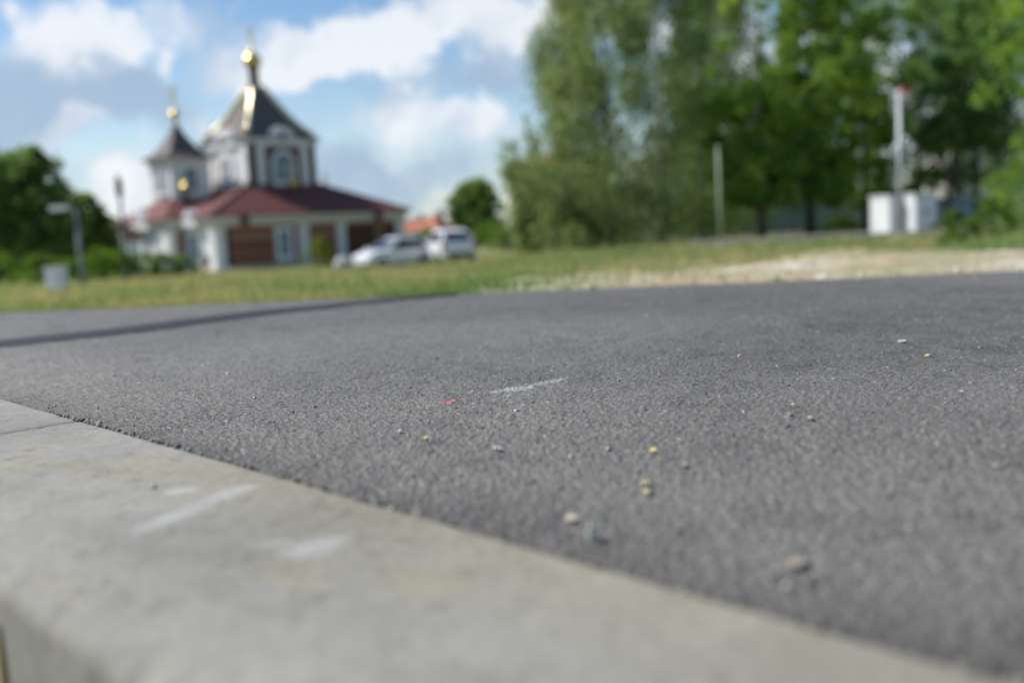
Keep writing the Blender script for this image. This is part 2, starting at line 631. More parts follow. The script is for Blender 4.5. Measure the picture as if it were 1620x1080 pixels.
def build_asphalt():
    # the fine sheet: rows and columns fan out, finer near by; every stone of the grain is relief
    nc, nr = 910, 640
    az = np.concatenate([np.tan(np.linspace(R(-36), R(38), nc - 70)), np.tan(np.linspace(R(38.3), R(80), 70))])
    y0 = (KO + 0.004) / (KN[0] * az + KN[1])
    y1 = 3.445 / (1 + 0.19 * az)
    s = np.linspace(0, 1, nr)[:, None]
    y = y0[None] * (y1 / y0)[None] ** s
    x = y * az[None]
    q = KN[0] * x + KN[1] * y - KO
    p = KT[0] * x + KT[1] * y
    # the ragged rim against the kerb
    rim = 0.001 + 0.004 * fbm(p * 60, p * 0 + 3, 21, 3) + 0.012 * sstep(.45, .75, fbm(p * 19, p * 0 + 8, 23, 3)) + 0.004 * fbm(p * 210, p * 0, 22, 2)
    push = np.exp(-q / 0.03) * rim
    x = x + KN[0] * push
    y = y + KN[1] * push
    d1, r1 = worley(x / 0.0052, y / 0.0052, 1)
    d2, r2 = worley(x / 0.0031, y / 0.0031, 2)
    big = fbm(x * 2.2, y * 2.2, 31, 3) - .5
    mid = fbm(x * 26, y * 26, 32, 4) - .5
    h = (0.0023 * (0.4 + r1) * np.clip(1 - d1 * 1.25, 0, 1) ** 0.6 + 0.0011 * r2 * np.clip(1 - d2 * 1.3, 0, 1)
         + 0.004 * big + 0.0020 * mid)
    pit = sstep(.62, .78, fbm(x * 75, y * 75, 33, 3))
    h = h - 0.0012 * pit - 0.003
    # the rim crumbles down towards the kerb
    h = h - 0.007 * np.exp(-q / 0.012) * (0.5 + fbm(p * 60, q * 60, 34, 3))
    # the far rim too
    de = far_edge(x) - y
    h = h - 0.012 * np.exp(-np.maximum(de, 0) / 0.03)
    g = 0.118 + 0.030 * (r1 - .5) + 0.038 * (r2 - .5) + 0.035 * (fbm(x * 3.1, y * 3.1, 41, 4) - .5) + 0.022 * mid
    g = g - 0.014 * pit
    # mottling where bitumen has bled or worn off, at a few scales
    g = g - 0.024 * sstep(.52, .72, fbm(x * 38, y * 24, 45, 3)) + 0.022 * (fbm(x * 16, y * 11, 46, 3) - .5)
    g = g - 0.009 * sstep(.56, .70, fbm(x * 7 + 3, y * 4.5, 47, 4))
    # dust brushed on the crown of the road
    g = g + 0.030 * sstep(0.35, 0.7, fbm(x * 1.1 + 4, y * 1.1, 42, 3))
    # a darker band along the kerb
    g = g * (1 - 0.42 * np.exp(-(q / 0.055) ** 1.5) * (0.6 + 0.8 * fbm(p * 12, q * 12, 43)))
    g = np.clip(g, .03, .4)
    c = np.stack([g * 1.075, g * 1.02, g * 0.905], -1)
    sp = (_hash(np.floor(x / .0036), np.floor(y / .0036), 71) > .9935) & (d2 < .5)
    tint = _hash(np.floor(x / .0036), np.floor(y / .0036), 72)[..., None]
    spc = np.array([.46, .44, .41]) * (0.55 + .6 * tint)
    c = np.where(sp[..., None], spc, c)
    # surveyor's paint: a white smear and a red dab caught on the tops of the stones

    def smear(cx, cy, dx, dy, L, W, seed, thr):
        n_ = math.hypot(dx, dy)
        dx, dy = dx / n_, dy / n_
        a = (x - cx) * dx + (y - cy) * dy
        b = -(x - cx) * dy + (y - cy) * dx
        e = (a / L) ** 2 + (b / W) ** 2
        cov = np.exp(-1.6 * e) * 1.25 + 0.9 * (fbm(x * 70, y * 70, seed, 3) - .5) * np.exp(-.5 * e)
        return sstep(thr - .25, thr + .25, cov - 0.55 * (r2 - .3) - .45 * pit)[..., None]
    k = smear(0.004, 1.280, .1, .075, .068, .028, 81, .72) * .5
    c = c * (1 - k) + np.array([.52, .52, .49]) * k
    k = smear(0.048, 1.325, .1, .09, .06, .016, 85, .7) * .45
    c = c * (1 - k) + np.array([.5, .5, .47]) * k
    k = smear(-0.083, 1.200, .05, .2, .030, .012, 82, .55) * .62
    c = c * (1 - k) + np.array([.52, .13, .12]) * k
    k = smear(-0.108, 1.170, .08, .10, .025, .012, 83, .65) * .3
    c = c * (1 - k) + np.array([.45, .22, .2]) * k
    V = np.stack([x, y, h], -1).reshape(-1, 3)
    i, j = np.meshgrid(np.arange(nr - 1), np.arange(nc - 1), indexing='ij')
    a = i * nc + j
    F = np.stack([a, a + 1, a + nc + 1, a + nc], -1).reshape(-1, 4)
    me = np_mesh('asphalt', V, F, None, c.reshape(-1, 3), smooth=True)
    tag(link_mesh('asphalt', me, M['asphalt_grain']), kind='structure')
    # the same road beyond what the fine sheet covers
    b = MB()
    pl = [(-3.17, 4.04), (45, -5.1), (45, -48.2)]
    b.add([(px, py, -0.022) for px, py in pl] + [(px, py, -0.05) for px, py in pl],
          [(2, 1, 0), (3, 4, 5), (0, 1, 4, 3), (1, 2, 5, 4), (2, 0, 3, 5)])
    tag(b.build('asphalt_base', M['asphalt_plain']), kind='structure')


build_asphalt()


def build_tar():
    # dark sealed joint curving across the road
    ctr = [(-1.62, 2.02, .22), (-1.21, 2.36, .21), (-0.99, 2.565, .20), (-0.76, 2.94, .20), (-0.62, 3.06, .165), (-0.49, 3.16, .12), (-0.30, 3.30, .07), (-0.16, 3.37, .02)]
    P = np.array(ctr)
    ts = np.linspace(0, len(P) - 1, 160)
    xs = np.interp(ts, np.arange(len(P)), P[:, 0])
    ys = np.interp(ts, np.arange(len(P)), P[:, 1])
    ws = np.interp(ts, np.arange(len(P)), P[:, 2]) * .95
    ker = np.ones(25) / 25
    sm = lambda a: np.convolve(np.pad(a, 12, mode='edge'), ker, mode='valid')
    xs, ys, ws = sm(xs), sm(ys), sm(ws)
    tx, ty = np.gradient(xs), np.gradient(ys)
    n_ = np.hypot(tx, ty)
    nx, ny = -ty / n_, tx / n_
    V = []
    m_ = 7
    for k in range(m_):
        f_ = (k / (m_ - 1) - .5)
        jit = (fbm(ts * 1.7, ts * 0 + k * 9 * (abs(f_) > .4), 51, 3) - .5) * .03
        V.append(np.stack([xs + nx * (ws * f_ + jit), ys + ny * (ws * f_ + jit),
                           np.full_like(xs, 0.0042 + 0.003 * (1 - (2 * f_) ** 2) - (0.006 if k in (0, m_ - 1) else 0))], 1))
    V = np.concatenate(V)
    n = len(xs)
    F = [(k * n + i, k * n + i + 1, (k + 1) * n + i + 1, (k + 1) * n + i) for k in range(m_ - 1) for i in range(n - 1)]
    me = np_mesh('tar_joint', V, np.array(F), smooth=True)
    o = link_mesh('tar_joint', me, M['tar'])
    tag(o, 'dark tar joint curving across the asphalt towards the grass', kind='structure')


build_tar()


def build_kerb():
    kerb = empty('kerb')
    tag(kerb, 'pale grey concrete kerb beside the asphalt', kind='structure')
    # profile across: from the foot of the road side, over the top, down the outer side
    rc = 0.007

    def profile():
        pts = []
        for z in np.linspace(-0.14, 0.008 - rc, 12):
            pts.append((0.0, z))
        for a in np.linspace(0, 90, 5)[1:]:
            pts.append((-(rc - rc * math.cos(R(a))), 0.008 - rc + rc * math.sin(R(a))))
        for q in np.linspace(-rc, -0.165, 66)[1:]:
            pts.append((q, 0.008))
        for k in np.linspace(0, 1, 20)[1:]:                 # the worn outer shoulder falls away gently
            pts.append((-0.165 - 0.058 * k, 0.008 - 0.012 * k * k))
        for a in np.linspace(0, 90, 7)[1:]:
            pts.append((-0.223 - 0.013 * math.sin(R(a)), -0.004 - 0.013 + 0.013 * math.cos(R(a))))
        for z in np.linspace(-0.017, -0.30, 46)[1:]:
            pts.append((-KW, z))
        return np.array(pts)
    pr = profile()
    arc = np.concatenate([[0], np.cumsum(np.hypot(np.diff(pr[:, 0]), np.diff(pr[:, 1])))])
    joint = KT @ np.array([-0.512, 1.157])
    for idx, (s0, s1) in enumerate([(joint + .003, joint + 1.25), (joint - 1.0 + .006, joint + .0018), (joint - 2.0 + .006, joint - 1.0 + .003), (joint + 1.253, joint + 2.25), (joint - 3.0 + .006, joint - 2.0 + .003), (joint - 4.0 + .006, joint - 3.0 + .003), (joint + 2.253, joint + 3.25)]):
        n = 430 if idx == 0 else (260 if idx == 1 else 60)
        ss = np.linspace(s0, s1, n)
        S, A = np.meshgrid(ss, arc, indexing='ij')
        Q = np.broadcast_to(pr[:, 0], S.shape).copy()
        Z = np.broadcast_to(pr[:, 1], S.shape).copy()
        # rounded arrises at the stone's ends
        e = np.minimum(S - s0, s1 - S)
        top = Z > -0.003
        Z = Z - np.where(top, 0.004 * np.exp(-e / 0.004), 0)
        n1 = fbm(S * 26, A * 26, 61 + idx, 4) - .5
        n2 = fbm(S * 190, A * 190, 65 + idx, 3) - .5
        pock = sstep(.66, .8, fbm(S * 70, A * 70, 69 + idx, 3))
        relief = 0.0010 * n1 + 0.0006 * n2 - 0.0009 * pock
        # chipped outer arris
        edge = np.exp(-((A - (arc[-1] - 0.283 - 0.010)) / 0.016) ** 2)
        chip = sstep(.5, .7, fbm(S * 17, A * 9, 75 + idx, 3)) * edge * 0.004
        nq = np.where(A > arc[-1] - .283, -1.0, np.where(A < .14, 1.0, 0.0))
        Q = Q + nq * relief - nq * 0 + chip * 0.7
        Z = Z + np.where(nq == 0, relief, 0) - chip * 0.7
        X = KN[0] * (KO + Q) + KT[0] * S
        Y = KN[1] * (KO + Q) + KT[1] * S
        lum = 0.268 + 0.06 * n1 + 0.10 * (fbm(S * 5, A * 7, 77, 4) - .5) + 0.10 * n2 - 0.035 * pock + .05 * (fbm(S * 420, A * 420, 94 + idx, 2) - .5)
        side = (A > arc[-1] - .295)
        lum = np.where(side, lum * (1 - .16 * sstep(.5, .7, fbm(S * 34, A * 2.2, 177, 3))), lum)
        c = np.stack([lum * 1.0, lum * .965, lum * .85], -1)
        beige = (sstep(.30, .14, A) * sstep(.38, .60, fbm(S * 4 + 2, A * 5, 79, 4)) * .9 + .7 * sstep(.55, .7, fbm(S * 7, A * 11, 91, 4)))[..., None]
        beige = np.clip(beige, 0, 1) * .75
        c = c * (1 - beige) + c * np.array([1.04, .965, .78]) * beige
        dirt = (sstep(.52, .74, fbm(S * 9 + 7, A * 6, 80, 4)) * .22 + .5 * edge * sstep(.5, .66, fbm(S * 13, A * 9, 93, 3)))[..., None]
        c = c * (1 - dirt) + np.array([.20, .175, .14]) * dirt

        def patch(cx, cy, ex, ey, L, W, seed):
            sx, sq = KT @ np.array([cx, cy]), KN @ np.array([cx, cy]) - KO
            ta = math.atan2(KN @ np.array([ex, ey]), KT @ np.array([ex, ey]))
            a = (S - sx) * math.cos(ta) + (Q - sq) * math.sin(ta)
            b = -(S - sx) * math.sin(ta) + (Q - sq) * math.cos(ta)
            return sstep(.0, 1.0, 1 - (a / L) ** 2 - (b / W) ** 2 + 1.7 * (fbm(S * 34, A * 34, seed) - .5))[..., None]
        if idx == 0:
            for (cx, cy, ex, ey, L, W, k_) in ((-.243, .735, .045, .11, .075, .019, .62), (-.224, .785, .1, .05, .022, .010, .7),
                                               (-.135, .615, .1, .1, .026, .024, .62), (-.165, .63, .1, .0, .022, .008, .5), (-.272, .782, .1, .04, .016, .010, .7)):
                k = patch(cx, cy, ex, ey, L, W, 95) * k_
                c = c * (1 - k) + np.array([.45, .45, .43]) * k
        V = np.stack([X, Y, Z], -1).reshape(-1, 3)
        m_ = len(arc)
        i, j = np.meshgrid(np.arange(n - 1), np.arange(m_ - 1), indexing='ij')
        a = i * m_ + j
        F = np.stack([a, a + m_, a + m_ + 1, a + 1], -1).reshape(-1, 4)
        k = len(V)
        cen = [np.append(V[:m_].mean(0)[:2], -0.08), np.append(V[-m_:].mean(0)[:2], -0.08)]
        V = np.vstack([V, cen])
        jj = np.arange(m_ - 1)
        T = np.concatenate([np.stack([np.full(m_ - 1, k), jj, jj + 1], 1), np.stack([np.full(m_ - 1, k + 1), (n - 1) * m_ + jj + 1, (n - 1) * m_ + jj], 1)])
        cc = np.vstack([np.clip(c, .04, .75).reshape(-1, 3), [[.2, .2, .18]] * 2])
        me = np_mesh('kerb_stone', V, F, T, cc, smooth=True)
        link_mesh('kerb_stone', me, M['concrete'], kerb)


build_kerb()

# ------------------------------------------------------------------ sand verge on the far right
def sand_mask(x, y):
    de = y - far_edge(x)
    r = x / np.maximum(y, .5)
    lim = 0.9 + 9.5 * sstep(-0.06, 0.42, r) + 3.0 * (fbm(x * .5, y * .35, 101, 3) - .5)
    mk = sstep(0.6, -0.4, de - lim) * sstep(-0.085, 0.0, r + 0.05 * (fbm(x * 2, y * 2, 102, 3) - .5))
    gaps = sstep(.56, .44, fbm(x * 1.2 + 9, y * .55, 103, 4)) * .85 + .15
    gaps = np.maximum(gaps, sstep(.9, .3, de))
    return mk * gaps


def build_sand():
    nc, nr = 300, 200
    az = np.tan(np.linspace(R(-7), R(40), nc))
    y0 = 3.445 / (1 + .19 * az) + 0.0
    s = np.linspace(0, 1, nr)[:, None]
    y = y0[None] * (16.0 / y0)[None] ** s
    x = y * az[None]
    mk = sand_mask(x, y)
    de = y - far_edge(x)
    heap = fbm(x * 1.6, y * 1.1, 105, 4)
    z = ground_z(x, y) + 0.012 + mk * (0.02 + 0.12 * np.clip(heap - .42, 0, 1) * sstep(.1, .9, de)) - (1 - mk) * .07 \
        + (fbm(x * 14, y * 14, 106, 3) - .5) * .02 * mk
    z = z - 0.012 * sstep(.1, 0, de)
    V = np.stack([x, y, z], -1).reshape(-1, 3)
    i, j = np.meshgrid(np.arange(nr - 1), np.arange(nc - 1), indexing='ij')
    a = i * nc + j
    F = np.stack([a, a + 1, a + nc + 1, a + nc], -1).reshape(-1, 4)
    me = np_mesh('sand_verge', V, F, smooth=True)
    tag(link_mesh('sand_verge', me, M['sand']), kind='structure')


build_sand()


def build_footpath():
    pts = []
    for px in np.linspace(1090, 1700, 40):
        a, b = at(px, 33.5 + (1700 - px) * .006), at(px, 37.3 + (1700 - px) * .006)
        pts.append((a, b))
    b_ = MB()
    vs, fs = [], []
    for a, b in pts:
        vs += [(a.x, a.y, a.z + .16), (b.x, b.y, b.z + .16), (a.x, a.y, a.z - .1), (b.x, b.y, b.z - .1)]
    for i in range(len(pts) - 1):
        k = i * 4
        fs += [(k, k + 4, k + 5, k + 1), (k + 2, k + 6, k + 4, k), (k + 1, k + 5, k + 7, k + 3)]
    b_.add(vs, fs)
    tag(b_.build('footpath', M['path_grey']), kind='structure')


build_footpath()

# ------------------------------------------------------------------ church
def church():
    O = Vector((-17.7, 60.0, 0))
    O.z = gz(O.x, O.y) - 0.02
    O.x += .32
    root = empty('church', O, math.atan2(.727, .687))
    tag(root, 'brick church with white pilasters, maroon hip roof, two tent towers and gold domes', 'church')
    root.scale = (1, 1, .965)
    LX, LY = 14.5, 10.5

    def box(name, mt, x0, x1, y0, y1, z0, z1, parent=root, bevel=0.0):
        return MB().box(x0, x1, y0, y1, z0, z1).build(name, M[mt], parent, bevel=bevel)

    # walls
    box('wall', 'brick', 0, LX, 0, LY, 0.3, 2.75)
    box('wall', 'brick', -0.95, 0.3, 3.66, 9.6, 0.3, 2.75)
    # white facing added so the walls towards the sun read brighter
    box('sunlit_panel', 'white_render', -1.0, -.952, 5.12, 8.05, 0.4, 2.745)
    box('sunlit_panel', 'white_render', -.06, -.002, .72, 3.55, 0.85, 2.745)
    # lighter band of brick round the walls and a plinth
    box('string_course', 'pale_brick', 0.62, 4.0, -0.06, 0.0, 1.75, 2.35)
    box('string_course', 'pale_brick', 6.8, 8.6, -0.06, 0.0, 1.9, 2.3)
    box('string_course', 'dark_wood', 0.62, 4.0, -0.09, 0.0, 1.52, 1.68)
    box('plinth', 'stone_plinth', -0.15, LX + .1, -0.15, LY + .1, -0.6, 0.3)
    box('plinth', 'stone_plinth', -1.12, -0.16, 3.5, 9.75, -0.6, 0.3)
    box('terrace', 'stone_plinth', -2.3, 5.6, -2.2, -0.16, -0.6, 0.12)
    # panels between the pilasters of the long side
    for k in range(9):
        x0 = 9.75 + k * .47
        box('plank', 'plank_wood' if k in (5, 6) else 'dark_wood', x0, x0 + .43, -0.05 - .01 * (k % 2), 0.0, 0.35, 2.55)
    # cornice, in two steps, butted round the corners
    for (a, b, c, d) in ((-.28, LX + .28, -.28, LY + .28),):
        box('cornice', 'cream_render', a, b, c, d, 2.75, 3.15)
        box('cornice', 'white_render', a - .16, b + .16, c - .16, d + .16, 3.15, 3.40)
    box('cornice', 'cream_render', -1.23, -.285, 3.38, 9.88, 2.752, 3.152)
    box('cornice', 'white_render', -1.39, -.445, 3.22, 10.04, 3.152, 3.398)
    # pilasters
    for (x0, x1, y0, y1) in ((-.22, .50, -.22, .50), (5.85, 6.6, -.2, 0), (8.9, 9.55, -.2, 0), (LX - .55, LX + .22, -.22, .4),
                             (-1.14, -.6, 3.46, 4.5), (-1.14, -.951, 8.7, 9.8), (-1.14, -.951, 4.62, 4.95), (-1.14, -.951, 8.2, 8.55)):
        p = box('pilaster', 'white_render', x0, x1, y0, y1, 0.12, 2.749)
        MB().box(x0 - .06, x1 + .06, y0 - .06, y1 + (.06 if y1 > .1 else -.002), 0.1, 0.42).build('base', M['white_render'], p)
        MB().box(x0 - .05, x1 + .05, y0 - .05, y1 + (.05 if y1 > .1 else -.002), 2.5, 2.70).build('capital', M['white_render'], p)

    def window(face, c, z0, z1, hw, plane, arch=True, fw=.3):
        """face 'x': in a wall across x (looking along -x); face 'y': in a wall across y"""
        def outline(g, zb):
            pts = [(c - g, zb), (c + g, zb), (c + g, z1 - hw)]
            if arch:
                for k in range(1, 12):
                    th = math.pi * k / 12
                    pts.append((c + g * math.cos(th), z1 - hw + g * math.sin(th)))
            else:
                pts[2] = (c + g, z1 + g - hw)
                pts.append((c - g, z1 + g - hw))
            if arch:
                pts.append((c - g, z1 - hw))
            return pts
        s = plane
        fr = MB().prism(outline(hw + fw, z0 - fw * .7), face, s - .14, s + .02).build('window', M['white_render'], root)
        MB().prism(outline(hw, z0), face, s - .15, s - .139).build('pane', M['glass'], fr)
        mb = MB()
        if face == 'x':
            mb.box(s - .175, s - .149, c - .03, c + .03, z0, z1 - .02)
            mb.box(s - .176, s - .150, c - hw, c + hw, (z0 + z1) / 2 - .03, (z0 + z1) / 2 + .03)
        else:
            mb.box(c - .03, c + .03, s - .175, s - .149, z0, z1 - .02)
            mb.box(c - hw, c + hw, s - .176, s - .150, (z0 + z1) / 2 - .03, (z0 + z1) / 2 + .03)
        mb.build('mullion', M['white_render'], fr)
        sl = MB()
        if face == 'x':
            sl.box(s - .26, s - .002, c - hw - fw - .08, c + hw + fw + .08, z0 - fw * .7 - .16, z0 - fw * .7)
        else:
            sl.box(c - hw - fw - .08, c + hw + fw + .08, s - .26, s - .002, z0 - fw * .7 - .16, z0 - fw * .7)
        sl.build('sill', M['white_render'], fr)
        return fr

    window('y', 4.75, .75, 2.3, .34, 0, arch=False, fw=.32)
    window('x', 2.45, .75, 2.3, .42, 0, arch=False, fw=.48)
    window('x', 6.55, .8, 2.35, .42, -.95, arch=True, fw=.42)
    # little white gables breaking the cornice over the windows
    for (plane, c, w, z) in ((-.47, 2.2, 1.0, 3.95), (-1.42, 6.55, 1.25, 4.1)):
        MB().prism([(c - w, 2.9), (c + w, 2.9), (c + w, 3.1), (c, z), (c - w, 3.1)], 'x', plane - .1, plane + .6).build('gable', M['white_render'], root)
    # rain hoppers and downpipes
    for x in (1.75, 12.2):
        h = MB().add([], []).box(x - .22, x + .22, -.66, -.45, 2.78, 3.36).build('rain_hopper', M['dark_wood'], root)
    MB().tube([(.72, -.16, 2.7), (.72, -.16, .15)], .11, 8).build('downpipe', M['metal_dark'], root)
    # roofs
    tc = (7.25, 5.7)
    a = 2.62
    ez, tz = 3.40, 5.62
    ex0, ex1, ey0, ey1 = -.62, LX + .62, -.62, LY + .62
    vs = [(ex0, ey0, ez), (ex1, ey0, ez), (ex1, ey1, ez), (ex0, ey1, ez),
          (tc[0] - a - .05, tc[1] - a - .05, tz), (tc[0] + a + .05, tc[1] - a - .05, tz), (tc[0] + a + .05, tc[1] + a + .05, tz), (tc[0] - a - .05, tc[1] + a + .05, tz)]
    vs += [(x, y, z + .09) for x, y, z in vs[:4]]
    fs = [(3, 2, 1, 0), (8, 9, 5, 4), (9, 10, 6, 5), (10, 11, 7, 6), (11, 8, 4, 7), (0, 1, 9, 8), (1, 2, 10, 9), (2, 3, 11, 10), (3, 0, 8, 11), (4, 5, 6, 7)]
    rf = MB().add(vs, fs).build('roof', M['roof_tile'], root)
    for p, q in ((8, 4), (9, 5), (10, 6), (11, 7)):
        MB().tube([vs[p], vs[q]], .09, 6).build('ridge_cap', M['roof_tile'], rf)
    nx0 = -1.56
    nv = [(nx0, 3.05, ez), (nx0, 10.2, ez), (3.0, 3.05, ez), (3.0, 10.2, ez), (nx0 + 2.6, 6.62, 5.15), (6.0, 6.62, 5.15), (nx0, 3.05, ez + .08), (nx0, 10.2, ez + .08), (3.0, 3.05, ez + .08), (3.0, 10.2, ez + .08)]
    MB().add(nv, [(0, 1, 3, 2), (7, 6, 4), (6, 8, 5, 4), (9, 7, 4, 5), (0, 2, 8, 6), (1, 0, 6, 7), (3, 1, 7, 9)]).build('roof', M['roof_tile'], root)

    # main tower
    box('tower_wall', 'tower_brick', tc[0] - a, tc[0] + a, tc[1] - a, tc[1] + a, 4.2, 8.5)
    for sx in (-1, 1):
        for sy in (-1, 1):
            cx, cy = tc[0] + sx * a, tc[1] + sy * a
            box('tower_pilaster', 'white_render', min(cx - sx * .02, cx + sx * .12), max(cx - sx * .02, cx + sx * .12), min(cy - sy * .6, cy - sy * .004), max(cy - sy * .6, cy - sy * .004), 4.3, 8.35)
    for k in (-1.72, 1.72):
        box('tower_pilaster', 'white_render', tc[0] + k - .3, tc[0] + k + .3, tc[1] - a - .11, tc[1] - a, 4.9, 8.3)
        box('tower_pilaster', 'white_render', tc[0] - a - .11, tc[0] - a, tc[1] + k - .3, tc[1] + k + .3, 4.9, 8.3)
    # wide white facing, added to make the tower's sunlit side read bright
    box('sunlit_panel', 'white_render', tc[0] - a - .06, tc[0] - a - .002, tc[1] - 1.2, tc[1] + 1.2, 5.3, 8.35)
    window('y', tc[0], 5.75, 7.7, .66, tc[1] - a, arch=True, fw=.26)
    window('x', tc[1], 5.75, 7.6, .42, tc[0] - a, arch=True, fw=.5)
    box('tower_cornice', 'white_render', tc[0] - a - .2, tc[0] + a + .2, tc[1] - a - .2, tc[1] + a + .2, 8.36, 8.72)
    # curved gables that lift the eave in the middle of each side

    def kokoshnik(face, c, plane, w, zb, zt):
        pts = [(c - w, zb), (c + w, zb)]
        for k in range(0, 17):
            u_ = 1 - 2 * k / 16
            pts.append((c + w * u_, zb + .28 + (zt - zb - .28) * (math.cos(math.pi * u_) * .5 + .5) ** .8))
        g = MB().prism(pts, face, plane - .26, plane + .8).build('gable', M['white_render'], root)
        mb = MB()
        if face == 'y':
            mb.box(c - .17, c + .17, plane - .3, plane - .262, zb + .35, zb + .85)
        else:
            mb.box(plane - .3, plane - .262, c - .17, c + .17, zb + .35, zb + .85)
        mb.build('icon_panel', M['dark_wood'], g)
    kokoshnik('y', tc[0], tc[1] - a, 1.75, 8.2, 9.55)
    kokoshnik('x', tc[1], tc[0] - a, 1.75, 8.2, 9.55)
    tent = [(2.98, 8.72), (2.98, 8.80), (2.56, 9.06), (2.06, 9.6), (1.58, 10.3), (1.12, 11.1), (.74, 11.8), (.5, 12.25), (.34, 12.5)]
    tr = MB().sqlathe(tc[0], tc[1], tent).build('tent_roof', M['slate_roof'], root)
    for sx, sy in ((-1, -1), (1, -1), (1, 1), (-1, 1)):
        MB().tube([(tc[0] + sx * h, tc[1] + sy * h, z + .02) for h, z in tent[2:]], .18, 10).build('hip_rib', M['brass_strip'], tr, smooth=True)
    MB().lathe(tc[0], tc[1], [(.42, 12.2), (.36, 12.4), (.32, 13.7), (.40, 13.8), (.40, 13.9), (.30, 13.95)], 20).build('neck', M['slate_roof'], root, smooth=True)

    def onion(cx, cy, zb, r_, parent=root, cross=True, ch=1.3):
        prof = [(.45, 0), (.75, .14), (.95, .38), (1.0, .66), (.95, .94), (.78, 1.22), (.5, 1.5), (.25, 1.74), (.12, 1.95), (.07, 2.2), (.02, 2.25)]
        dm = MB().lathe(cx, cy, [(p * r_, zb + q * r_) for p, q in prof], 32).build('dome', M['gold'], parent, smooth=True)
        if cross:
            zt = zb + 2.2 * r_
            mb = MB()
            mb.box(cx - .045, cx + .045, cy - .045, cy + .045, zt - .05, zt + ch)
            c_, s_ = math.cos(R(-25)), math.sin(R(-25))
            for (hw, z) in ((ch * .16, zt + ch * .86), (ch * .3, zt + ch * .66)):
                mb.box(cx - hw, cx - .046, cy - .03, cy + .03, z - .035, z + .035)
                mb.box(cx + .046, cx + hw, cy - .03, cy + .03, z - .035, z + .035)
            hw, z = ch * .18, zt + ch * .32
            mb.add([(cx - hw, cy + e, z + .08 + d_) for e in (-.028, .028) for d_ in (-.03, .03)] + [(cx + hw, cy + e, z - .08 + d_) for e in (-.028, .028) for d_ in (-.03, .03)],
                   [(0, 1, 3, 2), (4, 6, 7, 5), (0, 4, 5, 1), (2, 3, 7, 6), (0, 2, 6, 4), (1, 5, 7, 3)])
            mb.build('cross', M['gold'], dm)
        return dm
    onion(tc[0], tc[1], 13.92, .62, ch=1.5)

    # bell tower over the narthex
    bc, b = (2.0, 7.2), 1.3
    box('belfry_wall', 'white_render', bc[0] - b, bc[0] + b, bc[1] - b, bc[1] + b, 3.9, 7.3)
    for sx in (-1, 1):
        for sy in (-1, 1):
            cx, cy = bc[0] + sx * b, bc[1] + sy * b
            box('belfry_pilaster', 'white_render', min(cx - sx * .3, cx + sx * .08), max(cx - sx * .3, cx + sx * .08), min(cy - sy * .3, cy + sy * .08), max(cy - sy * .3, cy + sy * .08), 4.4, 7.2)
    window('y', bc[0], 5.4, 6.9, .38, bc[1] - b, arch=True, fw=.16)
    window('x', bc[1], 5.4, 6.9, .38, bc[0] - b, arch=True, fw=.16)
    box('belfry_cornice', 'white_render', bc[0] - b - .22, bc[0] + b + .22, bc[1] - b - .22, bc[1] + b + .22, 7.3, 7.55)
    bt = [(1.78, 7.55), (1.78, 7.62), (1.45, 7.78), (1.1, 8.1), (.75, 8.6), (.45, 9.15), (.22, 9.65), (.15, 9.9)]
    MB().sqlathe(bc[0], bc[1], bt).build('tent_roof', M['slate_roof'], root)
    MB().lathe(bc[0], bc[1], [(.19, 9.75), (.16, 9.9), (.15, 10.3), (.2, 10.36)], 16).build('neck', M['brass_strip'], root, smooth=True)
    onion(bc[0], bc[1], 10.32, .34, ch=1.5)
    # small domes on the roof slopes
    for (x, y, zb, r_, g_) in ((7.1, 1.9, 4.75, .36, 'gold'), (1.0, 4.9, 4.75, .29, 'gold'), (11.0, 3.6, 4.75, .22, 'gold')):
        MB().lathe(x, y, [(r_ * .55, zb - .6), (r_ * .5, zb + .5), (r_ * .62, zb + .56), (r_ * .5, zb + .62)], 16).build('drum', M['slate_roof'], root, smooth=True)
        onion(x, y, zb + .58, r_, ch=.6)
    return root


church()

